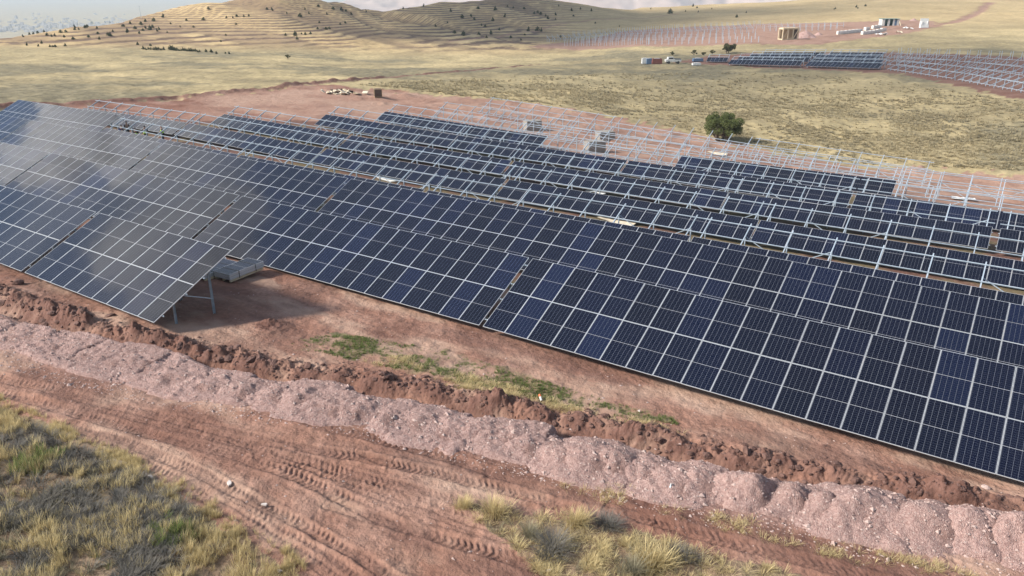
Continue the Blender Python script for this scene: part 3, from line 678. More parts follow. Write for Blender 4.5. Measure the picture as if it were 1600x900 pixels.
def purlin(cols, v):
    k = (cols, v)
    if k not in PURLC:
        def f(mb):
            y, z = vz(v, .072); mb.box((cols * PW / 2 - .007, y, z), (cols * PW + .16, .045, .055), Matrix.Rotation(TILT, 3, 'X'))
        PURLC[k] = tmesh('purlin', f)
    return PURLC[k]
prng = random.Random(5)
def table(k, a0, cols, lower, upper, label, cat, group, sx=1.0, purl=PURL, name='solar_table', posts=True):
    """one table of the site: a0 = left end along the row, lower / upper = how many panels stand in each tier"""
    pp = ROWZ[k][0]; z0 = row_z(k, a0); a1 = a0 + cols * PW * sx; z1 = row_z(k, a1); sl = math.atan2(z1 - z0, a1 - a0)
    x, y = to_xy(a0, pp); t = empty(name, (x, y, z0 - CLEAR)); t.rotation_euler = Euler((0, -sl, AZ), 'XYZ'); t.scale = (sx, 1, 1)
    tag(t, label, cat, group); nraf = max(2, int(round((cols * PW - .77) / 2.5)) + 1); sp = (cols * PW - .77) / (nraf - 1)
    for i_ in range(nraf):
        xo = .385 + i_ * sp
        add('rafter', RAFTER, t, (xo, 0, 0)); add('front_post', POSTF, t, (xo, 0, 0)); add('rear_post', POSTR, t, (xo, 0, 0)); add('brace', BRACE, t, (xo, 0, 0))
    for i_ in (1, nraf - 3):
        if 0 <= i_ < nraf - 1 and nraf > 4: add('cross_brace', XBR, t, (.385 + i_ * sp, 0, 0), scale=(sp / 2.5, 1, 1)); add('cross_brace', YBR, t, (.385 + (i_ + 1) * sp, 0, 0), scale=(sp / 2.5, 1, 1))
    for v in purl: add('purlin', purlin(cols, v), t)
    for tier, n in ((0, lower), (1, upper)):
        lst = range(cols) if n is True else (range(n) if n else ())
        y_, z_ = vz(tier * 2.298, .0)
        for c in lst:
            add_panel(t, (c * PW, y_ + prng.uniform(-.002, .002), z_ + prng.uniform(0, .002)), (TILT + R(prng.gauss(0, .10)), R(prng.gauss(0, .14)), 0))
    return t
SPEC = {0: [(-41.6, 18, True, True, 20.8), (-20.49, 9, True, True, None)],
        1: [(-64.6, 18, True, True, 21.4), (-42.95, 18, True, True, 21.72), (-20.94, 18, True, True, None), (.02, 18, True, True, None), (21.1, 18, True, True, None)],
        2: [(-84.2, 18, True, True, 21.2), (-62.8, 18, True, True, 21.1), (-41.4, 18, True, True, 21.15), (-19.95, 18, True, True, None), (.8, 18, True, True, None), (21.9, 18, True, True, None)],
        3: [(-82.8, 18, True, True, 21.4), (-61.1, 18, True, 0, 21.0), (-39.8, 18, True, 0, 21.2), (-18.26, 18, True, 0, None), (2.69, 18, True, 0, None), (23.8, 18, True, 0, None)],
        4: [(-80.3, 18, True, 0, 20.9), (-59.1, 18, True, 0, 21.1), (-37.66, 18, True, 0, 21.0), (-16.4, 18, True, 0, None), (4.46, 18, True, 0, None), (25.5, 18, True, 0, None)],
        5: [(-64.0, 18, True, 0, 21.2), (-42.5, 18, True, 0, 20.9), (-21.3, 18, True, 0, None), (-.45, 16, True, 0, None), (18.47, 18, True, 0, None)],
        6: [(-55.05, 18, True, 0, None), (-34.2, 18, True, 0, None), (-13.25, 18, True, 0, None), (7.83, 18, True, 0, None), (28.9, 18, True, 0, None)],
        7: [(-52.65, 18, True, 0, None), (-32.1, 18, 4, 0, None), (-11.0, 18, True, 0, None), (10.2, 18, 0, 0, None)],
        8: [(-50.6, 18, 0, 0, None), (-29.6, 18, 0, 0, None), (-8.6, 18, 0, 0, None), (12.4, 18, 0, 0, None)],
        9: [(-48.4, 18, 0, 0, None), (-27.3, 16, 0, 0, None), (-8.6, 17, 0, 0, None)]}
PLACE = {2: ['left', 'right'], 3: ['left', 'middle', 'right']}
for k, lst in SPEC.items():
    for n, (a0, cols, lo, up, ln) in enumerate(lst):
        pos = f'{ORD[n]} from left in the {ORD[k]} row from the camera'
        if up: lab, nm, grp = 'two-tier solar table, ' + pos, 'solar_table', 'finished solar tables'
        elif lo == 4: lab, nm, grp = 'racking with four panels, ' + pos, 'solar_table', 'half-filled solar tables'
        elif lo: lab, nm, grp = 'half-filled solar table, ' + pos, 'solar_table', 'half-filled solar tables'
        else: lab, nm, grp = 'bare galvanised racking, ' + pos, 'solar_racking', 'bare solar racking'
        pl = PURL if not (k == 9 and n == 1) else PURL[:3]
        table(k, a0, cols, lo, up, lab, 'solar table' if lo else 'racking', grp, sx=(ln / (cols * PW) if ln else 1.0), purl=pl, name=nm)

# ------------------------------------------------------------------ gravel heaps along the trench
def heap_mesh(seed, rad, h, ang, n=54):
    """dumped gravel: low, drawn out along the trench, with slumped sides; its border dives under the ground"""
    g = np.random.default_rng(seed); ys, xs = np.meshgrid(np.linspace(-1, 1, n), np.linspace(-1, 1, n), indexing='ij')
    x = xs.ravel() * rad * 1.5; y = ys.ravel() * rad * 1.25; t = ang + g.normal(0, .25); c_, s_ = math.cos(ang), math.sin(ang)
    d = np.hypot((x - .3 * y) / (rad * g.uniform(.8, 1.0)), y / (rad * g.uniform(.8, 1.0))) * (1 + .42 * fbm(x, y, rad * .9, seed, 4)); pk = g.uniform(1.15, 1.6)
    z = h * (1.15 * np.exp(-pk * np.clip(d, 0, 3) ** 1.7) - .15) + (.15 * fbm(x, y, .6, seed + 3, 4, .6) + .06 * fbm(x, y, .12, seed + 5, 2)) * np.clip(1.25 - d * .55, .25, 1)
    edge = np.maximum(np.abs(xs.ravel()), np.abs(ys.ravel())); z = z - .9 * sm(edge, .78, 1.0) - .2 * sm(d, 1.1, 1.6)
    z = z + g.normal(0, .013, len(z))
    X = x * c_ - y * s_; Y = x * s_ + y * c_; i_, j_ = np.meshgrid(np.arange(n - 1), np.arange(n - 1), indexing='ij'); a = (i_ * n + j_).ravel()
    return big_mesh('gravel_heap', np.stack([X, Y, z], 1), np.stack([a, a + 1, a + n + 1, a + n], 1), ['gravel'], smooth=True)
HEAPS = [(-25, 487), (27, 500), (83, 517), (135, 530), (182, 537), (226, 549), (274, 563), (326, 574), (377, 584), (428, 596), (462, 598), (496, 609), (528, 614), (562, 620), (598, 627), (646, 637), (690, 645), (738, 655), (780, 664), (826, 675), (880, 692), (918, 698), (957, 702), (1002, 712), (1046, 727), (1092, 729), (1140, 744), (1180, 753), (1236, 762), (1293, 772), (1336, 784), (1394, 797)]
HEAPS2 = [(1442, 800), (1500, 808), (1534, 812), (1570, 820), (1625, 836)]
allh = HEAPS + HEAPS2
for n, (u, v) in enumerate(allh):
    hg = random.Random(60 + n); q = hit(u + hg.uniform(-10, 10), v + 25 + hg.uniform(-4, 6)); hh = hg.choice((.48, .56, .62, .70, .80)) * (1.0 + .1 * n / len(allh)) * (n / len(allh)); rad = hg.choice((.9, 1.0, 1.1, 1.2, 1.35)); k_ = int(np.argmin(np.hypot(RIDGE[:, 0] - q[0], RIDGE[:, 1] - q[1]))); k_ = min(max(k_, 3), len(RIDGE) - 4); tv = RIDGE[k_ + 3] - RIDGE[k_ - 3]; ang = math.atan2(tv[1], tv[0])
    o = add('gravel_heap', heap_mesh(300 + n, rad, hh, ang), None, (q[0], q[1], gz(q[0], q[1]) + .12))
    lab = f'pinkish gravel heap beside the trench, {ORD[n]} from left in the line' if n < 32 else f'pinkish gravel heap beside the trench, {ORD[len(allh) - 1 - n]} from right in the line'
    tag(o, lab, 'gravel heap', 'gravel heaps along the trench')

# loose stones and clods nobody could count
def scatter(name, pts, sizes, protos, matname, label, squash=.7):
    V, Fc = [], []; n0 = 0
    for (x, y, z), s in zip(pts, sizes):
        v, f = protos[prng.randrange(len(protos))]; t = prng.uniform(0, 6.28); c_, s_ = math.cos(t), math.sin(t)
        w = v * s * np.array([1, prng.uniform(.6, 1), squash * prng.uniform(.7, 1.1)]); w = w @ np.array([[c_, s_, 0], [-s_, c_, 0], [0, 0, 1]])
        V.append(w + np.array([x, y, z])); Fc.append(f + n0); n0 += len(v)
    me = big_mesh(name, np.vstack(V), np.vstack(Fc), [matname]); o = add(name, me); tag(o, label, None, None, 'stuff'); return o
P1 = [lumpy(1, s, .28) for s in range(6)]; P0 = [lumpy(0, s, .3) for s in range(6)]
line = RIDGE; seglen = np.r_[0, np.cumsum(np.hypot(*np.diff(line, axis=0).T))]
def along(s, off):
    x = np.interp(s, seglen, line[:, 0]); y = np.interp(s, seglen, line[:, 1]); k = np.clip(np.searchsorted(seglen, s), 1, len(line) - 1)
    d = line[k] - line[k - 1]; d = d / np.linalg.norm(d, axis=-1, keepdims=True); return x - d[..., 1] * off, y + d[..., 0] * off
n = 2100; s_ = rng.uniform(0, seglen[-1], n); o_ = rng.normal(-.05, .45, n); cx, cy = along(s_, o_); cz = surf(cx, cy); sz = rng.lognormal(-3.05, .6, n)
scatter('soil_clods', np.stack([cx, cy, cz], 1), np.clip(sz, .025, .2), P1, 'clod', 'dark reddish soil clods thrown up along the trench edge')
n = 11000; s_ = rng.uniform(0, seglen[-1], n); o_ = rng.uniform(-4.2, -.9, n); cx, cy = along(s_, o_); cz = surf(cx, cy)
dgm = bpy.context.evaluated_depsgraph_get()
from mathutils.bvhtree import BVHTree
heap_obs = [o for o in COL.objects if o.name.startswith('gravel_heap')]
hv, hf = [], []
for o in heap_obs:
    b0 = len(hv); hv += [tuple(v.co + o.location) for v in o.data.vertices]; hf += [tuple(b0 + i_ for i_ in p.vertices) for p in o.data.polygons]
HB = BVHTree.FromPolygons(hv, hf)
pts, szs = [], []
for x, y, z in zip(cx, cy, cz):
    h_ = HB.ray_cast(Vector((x, y, 20)), Vector((0, 0, -1)))
    zz = max(z, h_[0].z) if h_[0] is not None else z
    pts.append((x, y, zz)); szs.append(min(.11, max(.012, rng.lognormal(-3.7, .55))))
scatter('gravel_stones', pts, szs, P0, 'stone', 'pale pebbles lying on and around the gravel heaps')
n = 1500; pts, szs = [], []
while len(pts) < n:
    a_, p_ = rng.uniform(-22, 22), rng.uniform(-18, 0); x, y = to_xy(a_, p_)
    if in_poly(np.array([x]), np.array([y]), SITE)[0]: pts.append((x, y, 0)); szs.append(min(.09, rng.lognormal(-3.9, .55)))
pts = np.array(pts); pts[:, 2] = surf(pts[:, 0], pts[:, 1]); scatter('loose_pebbles', pts, szs, P0, 'stone', 'small pebbles scattered over the red soil and the dirt road')

# ------------------------------------------------------------------ grass
def tuft_proto(nb, h, spread, w, seed, droop=.5, seg=2):
    """a tuft of bent blades as triangles; tone runs from root to tip"""
    g = np.random.default_rng(seed); V, Fc, T = [], [], []
    for b_ in range(nb):
        a = g.uniform(0, 6.283); r0 = spread * .35 * math.sqrt(g.random()); l = h * g.uniform(.55, 1.1); ln = g.uniform(.15, 1.0) * droop
        dx_, dy_ = math.cos(a), math.sin(a); px, py = -dy_, dx_; ww = w * g.uniform(.7, 1.3); base = len(V); tone = g.uniform(0, .45)
        for i_ in range(seg + 1):
            t = i_ / seg; out = r0 + spread * ln * t**1.6; z = l * (t - .38 * ln * t * t); q = np.array([dx_ * out, dy_ * out, z])
            if i_ < seg: V += [q + np.array([px, py, 0]) * ww * (1 - .5 * t), q - np.array([px, py, 0]) * ww * (1 - .5 * t)]; T += [tone + .45 * t] * 2
            else: V.append(q); T.append(tone + .55)
        for i_ in range(seg - 1):
            k = base + 2 * i_; Fc += [(k, k + 1, k + 3), (k, k + 3, k + 2)]
        k = base + 2 * (seg - 1); Fc.append((k, k + 1, k + 2))
    return np.array(V), np.array(Fc), np.array(T)
def lay(name, pts, scl, protos, matname, label, tone=None, lean=.15, kind='stuff'):
    g = np.random.default_rng(len(pts)); V, Fc, T = [], [], []; n0 = 0
    for i_, (q, s) in enumerate(zip(pts, scl)):
        v, f, t = protos[g.integers(len(protos))]; a = g.uniform(0, 6.283); c_, s_ = math.cos(a), math.sin(a)
        w = v * s; w = w @ np.array([[c_, s_, 0], [-s_, c_, 0], [0, 0, 1]]); w[:, 0] += w[:, 2] * g.normal(.05, lean); w[:, 1] += w[:, 2] * g.normal(0, lean)
        V.append(w + q); Fc.append(f + n0); n0 += len(v); T.append(np.clip(t + (tone[i_] if tone is not None else g.normal(0, .12)), 0, 1))
    me = big_mesh(name, np.vstack(V), np.vstack(Fc), [matname]); tones(me, np.concatenate(T)); o = add(name, me)
    if kind: tag(o, label, None, None, kind)
    return o
def pick(poly, n, dens=None, inside=True):
    lo, hi = poly.min(0), poly.max(0); out = []
    while len(out) < n:
        x = rng.uniform(lo[0], hi[0], 4000); y = rng.uniform(lo[1], hi[1], 4000); m = in_poly(x, y, poly)
        if dens is not None: m &= rng.random(4000) < dens(x, y)
        out += list(zip(x[m], y[m]))
    q = np.array(out[:n]); return np.c_[q, surf(q[:, 0], q[:, 1]) - .02]
VERGE = np.vstack([hits([(-150, 580), (0, 646), (60, 672), (110, 700), (165, 722), (235, 757), (300, 800), (360, 838), (405, 868), (440, 905)]), np.array([[-6.0, 11.5], [-20, 10], [-34, 18]])])
def patch(seed, lo, hi, sc=1.6): return lambda x, y: np.clip(sm(fbm(x, y, sc, seed, 4) + .4 * fbm(x, y, sc * .25, seed + 1, 2), lo, hi), .05, 1)
ST_P = [tuft_proto(22, .46, .26, .0052, s, .8, 2) for s in range(6)]; OL_P = [tuft_proto(20, .26, .22, .0055, 20 + s, .8) for s in range(5)]
SC_P = [tuft_proto(38, .28, .34, .007, 40 + s, 1.0) for s in range(5)]
q = pick(VERGE, 11000, patch(201, -.15, .15)); lay('dry_grass', q, rng.uniform(.4, 1.1, len(q)), ST_P, 'straw', 'straw-coloured dry grass on the verge left of the dirt road')
q = pick(VERGE, 1600, patch(203, -.0, .3)); lay('olive_grass', q, rng.uniform(.6, 1.3, len(q)), OL_P, 'olive_grass', 'olive green grass among the dry verge grass')
q = pick(VERGE, 3800, patch(205, -.03, .15, 1.3)); lay('grey_scrub', q, rng.uniform(.7, 1.35, len(q)), SC_P, 'grey_scrub', 'low grey dead scrub among the verge grass')
q = pick(VERGE, 120, patch(207, .2, .4, 2.2)); lay('green_grass', q, rng.uniform(.7, 1.1, len(q)), OL_P, 'green_grass', 'fresh green grass patches in the verge')
q = pick(VERGE + np.array([.5, .45]), 2200, lambda x, y: np.where(in_poly(x, y, VERGE), .0, 1.0) * patch(209, .0, .3, .9)(x, y)); lay('stray_grass', q, rng.uniform(.25, .7, len(q)), ST_P, 'straw', 'sparse dry grass thinning out onto the dirt road edge')
# thin growth around the tussocks and on the strip in front of the second row
WEDGE = hits([(705, 788), (770, 790), (860, 804), (950, 820), (1010, 838), (1120, 868), (1260, 905), (1120, 960), (900, 960), (850, 905), (800, 850), (742, 815)])
STRAWP = [tuft_proto(16, .30, .34, .006, 60 + s, 1.1, 3) for s in range(5)]
q = pick(WEDGE, 1000, patch(211, -.05, .3)); lay('matted_grass', q, rng.uniform(.45, 1.0, len(q)), STRAWP, 'straw', 'flattened pale grass between the tussocks by the wheel tracks')
q = pick(WEDGE, 220, patch(213, .0, .3)); lay('short_olive_grass', q, rng.uniform(.4, .9, len(q)), OL_P, 'olive_grass', 'short olive grass between the tussocks by the wheel tracks')
SHORT = [tuft_proto(12, .10, .12, .006, 80 + s, .6) for s in range(4)]
q = pick(GREEN, 2300, patch(21, -.3, .3)); lay('strip_grass', q, rng.uniform(.5, 1.3, len(q)), SHORT, 'green_grass', 'short green grass on the strip before the second row')
q = pick(hits([(560, 562), (640, 556), (700, 580), (800, 606), (860, 625), (1000, 660), (1080, 685), (980, 672), (860, 642), (760, 620), (660, 596)]), 620, patch(215, -.2, .2)); lay('strip_straw', q, rng.uniform(.35, .8, len(q)), STRAWP, 'straw', 'pale dry grass hanging over the trench edge')
WISP = hits([(840, 760), (920, 752), (1010, 770), (1100, 800), (1250, 830), (1400, 868), (1560, 905), (1380, 890), (1200, 850), (1080, 815), (960, 790)])
q = pick(WISP, 260, patch(217, .0, .3)); lay('trampled_straw', q, rng.uniform(.35, .8, len(q)), STRAWP, 'straw', 'wisps of trampled straw along the wheel tracks at the heaps')
# steppe grass behind the site
MEADOW = np.vstack([hits([(560, 133), (640, 141), (700, 148), (800, 156), (900, 168), (1000, 188), (1060, 200), (1120, 215), (1210, 236), (1330, 254), (1440, 260), (1600, 268), (1750, 285), (1750, 180), (1600, 160), (1400, 124), (1180, 112), (900, 115), (620, 128)])])
MT = [tuft_proto(11, .30, .5, .040, 100 + s, .9) for s in range(5)]
near_d = lambda f: (lambda x, y: f(x, y) * np.clip(1 - sm(np.hypot(x, y), 105, 185), .06, 1))
q = pick(MEADOW, 11000, near_d(patch(221, -.3, .3, 6))); rr_ = np.hypot(q[:, 0], q[:, 1]); lay('steppe_grass', q, rng.uniform(.5, 1.25, len(q)) * np.clip(rr_ / 110, .8, 1.5), MT, 'meadow_grass', 'dry yellow steppe grass on the field behind the solar rows', tone=.12 + .4 * fbm(q[:, 0], q[:, 1], 9, 223))
q = pick(MEADOW, 2400, near_d(patch(225, -.05, .3, 9))); lay('steppe_scrub', q, rng.uniform(.6, 1.3, len(q)), MT, 'meadow_scrub', 'olive and grey low scrub on the field behind the solar rows', tone=.3 + .4 * fbm(q[:, 0], q[:, 1], 9, 227))

# tussocks that can be told apart
TUS = [(560 + 215, 803, .62, 'straw', 'pale straw tussock with drooping blades, leftmost of the tussocks by the wheel tracks'),
       (722, 792, .48, 'straw', 'thin upright straw tuft at the left tip of the grassy wedge'),
       (868, 862, .70, 'grey_scrub', 'grey dry bush in the middle of the grassy wedge'),
       (905, 822, .66, 'straw', 'yellow grass tussock left of the round grey bush'),
       (948, 822, .62, 'grey_scrub', 'round grey twiggy bush beside the red wheel ruts'),
       (1020, 880, .80, 'straw', 'large yellow grass tussock at the bottom edge, right of centre'),
       (1062, 872, .55, 'grey_scrub', 'grey bush right of the large yellow tussock'),
       (985, 893, .60, 'olive_grass', 'olive grass tussock at the bottom edge beside the large yellow one'),
       (826, 838, .55, 'olive_grass', 'low olive tussock left of the grey dry bush')]
for u, v, s, mt_, lab in TUS:
    s = s * 1.35
    q = hit(u, v); g = rng.normal(0, .16 * s, (9, 2)); pts = [np.array([q[0] + x, q[1] + y, surf1(q[0] + x, q[1] + y) - .03]) for x, y in g]
    pr = [tuft_proto(46, .85, .62, .0075, 140 + i_, 1.0, 3) for i_ in range(4)] if mt_ != 'grey_scrub' else [tuft_proto(70, .72, .75, .007, 150 + i_, 1.0, 2) for i_ in range(4)]
    o = lay('grass_tussock', pts, rng.uniform(.65, 1.0, 9) * s, pr, mt_, None, kind=None); tag(o, lab, 'tussock')
for u, v, w_, lab in [(270, 842, 1.0, 'bright green clump of grass in the verge near the road'), (62, 722, 1.1, 'green leafy clump in the verge at the left edge')]:
    q = hit(u, v); g = rng.normal(0, .32 * w_, (26, 2)); pts = [np.array([q[0] + x, q[1] + y, surf1(q[0] + x, q[1] + y) - .03]) for x, y in g]
    o = lay('grass_clump', pts, rng.uniform(.7, 1.1, 26), [tuft_proto(26, .5, .3, .008, 170 + i_, .6, 3) for i_ in range(4)], 'green_grass', None, kind=None); tag(o, lab, 'grass clump')

# ------------------------------------------------------------------ trees
def crown_mesh(name, blobs, n, leaf, matname, seed, flat=.0):
    """many small leaf faces spread through a volume made of overlapping clumps"""
    g = np.random.default_rng(seed); B = np.array(blobs, float); vol = B[:, 3] ** 2; idx = g.choice(len(B), n, p=vol / vol.sum())
    d = g.normal(size=(n, 3)); d /= np.linalg.norm(d, axis=1, keepdims=True); rad = B[idx, 3] * g.random(n) ** .28
    c = B[idx, :3] + d * rad[:, None] * np.array([1, 1, .8]); a = g.normal(size=(n, 3)); a /= np.linalg.norm(a, axis=1, keepdims=True); b_ = np.cross(a, g.normal(size=(n, 3))); b_ /= np.linalg.norm(b_, axis=1, keepdims=True)
    s = leaf * g.uniform(.6, 1.3, (n, 1)); V = np.stack([c - a * s, c + b_ * s * .55, c + a * s, c - b_ * s * .55], 1).reshape(-1, 3); Fc = np.arange(4 * n).reshape(-1, 4)
    me = big_mesh(name, V, Fc, [matname]); clump = g.random(len(B)) * .5; tones(me, np.repeat(np.clip(clump[idx] + g.normal(.22, .16, n), 0, 1), 4)); return me
def tree(name, at, h, w, label, cat, group=None, seed=0, n=5200, leaf=.11, matname='tree_leaf', trunk_h=.3, stems=1, blobs=26):
    g = np.random.default_rng(seed); t = empty(name, at); tag(t, label, cat, group); mb = MB(); r0 = h * .035
    th_ = h * trunk_h; B = []
    for _ in range(blobs):
        a = g.uniform(0, 6.283); rr_ = w / 2 * .74 * math.sqrt(g.random()); zz = h * (trunk_h + (1 - trunk_h) * (.16 + .66 * g.random() * (1 - (rr_ / (w * .5)) ** 2 * .75)))
        B.append((rr_ * math.cos(a), rr_ * math.sin(a), zz, w * g.uniform(.06, .135)))
    for s_ in range(stems):
        a0 = g.uniform(0, 6.28); bx_, by_ = (.12 * w * math.cos(a0), .12 * w * math.sin(a0)) if stems > 1 else (0, 0)
        mb.tube([(bx_, by_, -.2), (bx_ * 1.2 + .02 * w, by_, th_ * .6), (bx_ * 1.5, by_ + .02 * w, th_ * 1.15)], [r0 * 1.35, r0, r0 * .8], 7)
        for q in B[s_::stems]: 
            md = (q[0] * .45 + bx_, q[1] * .45 + by_, th_ + (q[2] - th_) * .45); mb.tube([(bx_ * 1.4, by_ + .01 * w, th_ * .95), md, q[:3]], [r0 * .6, r0 * .34, r0 * .1], 5, cap=False)
    add('trunk', mb.mesh('trunk', ['bark'], True), t); add('crown', crown_mesh('crown', B, n, leaf, matname, seed), t)
    return t
q = hit(1128, 221); tree('broadleaf_tree', (q[0], q[1], surf1(q[0], q[1])), 4.7, 6.0, 'round dark green tree standing alone behind the last racking row', 'tree', seed=3, n=12000, leaf=.10, blobs=66, trunk_h=.12, stems=4)
q = hit(1138, 84); tree('broadleaf_tree', (q[0], q[1], surf1(q[0], q[1])), 3.9, 5.2, 'olive multi-stemmed tree on the yellow slope below the timber frame', 'tree', seed=9, n=2600, leaf=.18, matname='bush_leaf', blobs=26, trunk_h=.15, stems=3)
for n, (u, v, s, lab) in enumerate([(1051, 88, 1.9, 'round olive bush on the yellow slope, leftmost of the small bushes'), (1084, 87, 2.0, 'round olive bush on the yellow slope, middle of the small bushes'), (1100, 87, 1.4, 'small faint bush on the yellow slope beside the middle bush'), (1113, 86, 1.7, 'olive bush on the yellow slope just left of the multi-stemmed tree'), (450, 92, 1.7, 'low round bush at the foot of the terraced hill')]):
    q = hit(u, v); tree('bush', (q[0], q[1], surf1(q[0], q[1])), s, s * 1.25, lab, 'bush', seed=20 + n, n=500, leaf=.17, matname='bush_leaf', blobs=9, trunk_h=.1)
# small pines dotted over the hills
PINE_V = []
for s in range(4):
    g = np.random.default_rng(500 + s); B = []
    for z in np.linspace(.12, 1, 7):
        rr_ = (.46 if s % 2 else .36) * (1.10 - z ** (1.8 if s % 2 else 1.0)) + .03
        for _ in range(3): a = g.uniform(0, 6.28); B.append((rr_ * .55 * math.cos(a), rr_ * .55 * math.sin(a), z * .95, max(.05, rr_ * .62)))
    me = crown_mesh('pine_crown', B, 260, .10, 'pine_leaf', 500 + s); mb = MB(); mb.tube([(0, 0, -.15), (0, 0, .5), (.01, 0, .95)], [.035, .025, .008], 5); PINE_V.append((me, mb.mesh('pine_trunk', ['bark'])))
def pine(u, v, px, lab, grp):
    q = hit(u, v); dist = math.hypot(q[0], q[1]); h = px * dist / FPX * .76; k = prng.randrange(4); t = empty('pine_tree', (q[0], q[1], surf1(q[0], q[1])), prng.uniform(0, 6.28)); w = prng.uniform(.85, 1.25)
    t.scale = (h * w, h * w, h); add('crown', PINE_V[k][0], t); add('trunk', PINE_V[k][1], t); tag(t, lab, 'pine', grp)
def ridge_v(u): return float(np.interp(u, [0, 33, 67, 117, 143, 233, 300, 345, 440, 520, 593, 640, 690, 790, 880, 960], [57, 50, 42, 33, 25, 17, 6, 0, -5, 3, 16, 12, 2, -5, 7, 14]))
LAB_L = 'small dark pine on the sunlit terraced hill at left'
for u, v, px in [(142, 26, 5), (170, 24, 5), (163, 28, 5), (175, 41, 5), (132, 35, 6), (115, 34, 6), (135, 33, 5), (116, 41, 5), (150, 35, 5), (192, 33, 5), (202, 28, 6), (219, 29, 7), (226, 24, 6), (239, 23, 7), (254, 18, 7), (233, 36, 9), (226, 35, 6), (237, 33, 7), (247, 36, 6), (244, 40, 6), (222, 39, 5), (210, 37, 6), (217, 46, 5), (198, 43, 9), (172, 51, 8), (168, 50, 6), (155, 58, 6), (138, 54, 5), (152, 47, 5), (122, 40, 4), (102, 45, 5), (94, 46, 6), (85, 52, 6), (73, 51, 6), (80, 53, 5), (68, 44, 5), (58, 47, 5), (51, 47, 5), (45, 48, 5), (35, 53, 5), (100, 55, 5), (114, 58, 5), (65, 65, 6), (42, 68, 6), (60, 70, 5), (78, 71, 5), (86, 71, 5), (102, 70, 6), (82, 71, 4), (190, 33, 4), (265, 27, 4), (290, 23, 5), (317, 22, 6), (325, 8, 6), (353, 20, 5), (369, 18, 5), (380, 18, 5), (388, 16, 5), (363, 20, 4), (416, 3, 5), (424, 5, 7), (468, 15, 8), (482, 12, 5), (447, 9, 4), (476, 6, 5), (497, 4, 5), (510, 14, 5), (520, 9, 6), (498, 25, 4), (368, 29, 4), (352, 48, 4), (345, 62, 4), (215, 68, 6), (235, 70, 5), (260, 42, 4), (280, 32, 4), (301, 33, 4)]:
    pine(u, v + 1, px, LAB_L, 'pines on the left hill')
LAB_C = 'dark pine in the cluster half way up the hill'
for u, v, px in [(446, 52, 6), (461, 53, 10), (464, 59, 6), (471, 51, 4), (477, 53, 6), (485, 52, 6), (496, 42, 5), (509, 41, 6), (514, 38, 5), (531, 30, 5), (539, 29, 5)]: n_c = len([o for o in COL.objects if o.get('group') == 'pines in the hillside cluster']); pine(u, v, px, LAB_C + ', ' + ORD[n_c] + ' from left', 'pines in the hillside cluster')
LAB_S = 'dark pine on the brown middle hill'
for u, v, px in [(533, 9, 8), (540, 8, 5), (548, 13, 6), (572, 15, 4), (630, 12, 5), (662, 5, 6), (680, 33, 6), (704, 15, 7), (722, 25, 8), (736, 21, 6), (741, 26, 6), (747, 11, 6), (752, 35, 5), (758, 36, 5), (770, 26, 8), (774, 14, 9), (789, 24, 8), (793, 2, 4), (802, 4, 4), (819, 5, 5), (835, 13, 6), (840, 12, 5), (845, 15, 6), (853, 18, 5), (710, 47, 7), (724, 50, 10), (748, 44, 7), (760, 53, 6), (767, 45, 9), (780, 41, 6), (814, 55, 4), (798, 50, 6), (826, 39, 9), (840, 39, 9), (846, 40, 8), (820, 47, 4), (856, 25, 7), (868, 18, 6), (868, 25, 4), (893, 15, 6), (907, 14, 5), (896, 22, 4), (924, 17, 6), (873, 8, 4), (699, 31, 4), (876, 52, 5)]: pine(u, v + 1, px, LAB_S, 'pines on the middle hill')
LAB_R = 'dark pine on the shaded slope above the far racking'
for u, v, px in [(992, 13, 6), (1047, 22, 10), (1017, 15, 4), (1083, 10, 6), (1089, 13, 4), (1071, 19, 3), (1091, 20, 4), (1112, 15, 3), (1151, 27, 6), (1166, 21, 4), (1305, 15, 4), (1303, 16, 3), (1338, 13, 5), (1352, 11, 4), (1340, 15, 3), (968, 43, 4), (930, 36, 4)]: pine(u, v, px, LAB_R, 'pines on the right slope')
LAB_H = 'dark shrub in the row at the foot of the terraced hill'
for n, u in enumerate(np.r_[np.arange(224, 258, 4), np.arange(267, 312, 3.2), 322, 330, 338, 352, 358]): pine(float(u), 77.5 + (u - 224) * .035 + prng.uniform(-.6, .6), prng.uniform(4, 7) if not 266 < u < 272 else 9, LAB_H, 'shrubs at the hill foot')

# ------------------------------------------------------------------ second solar field, right of the lone tree
def far_table(at, rz, cols, mode, label, group, slope=0.0, raf=2.5):
    """table too far away for single bolts: frame (rafters, posts, rails) and the strip of panels on its lower half"""
    n = max(2, int(cols * PW / raf) + 1); sp = cols * PW / (n - 1); mb = MB(); t = empty('far_racking', at); t.rotation_euler = Euler((0, -slope, rz), 'XYZ')
    for i_ in range(n):
        x = i_ * sp
        if mode != 'posts':
            y0, z0 = vz(.2, .16); y1, z1 = vz(4.4, .16); mb.beam((x, y0, z0), (x, y1, z1), .09, .12)
        for v in (1.25, 3.33):
            y, z = vz(v, .2); z = z if mode != 'posts' else 2.3; mb.box((x, y, z / 2 - .3), (.11, .11, z + .6))
    if mode != 'posts':
        for v in (PURL if mode != 'open' else PURL[::2]):
            y, z = vz(v, .07); mb.box((cols * PW / 2, y, z), (cols * PW, .07, .08))
    add('frame', mb.mesh('frame', ['galvanised']), t)['kind'] = 'stuff'
    if mode == 'panels':
        for c in range(cols): add_panel(t, (c * PW, 0, CLEAR), (TILT, 0, 0))
    tag(t, label, 'solar table' if mode == 'panels' else 'racking', group); return t
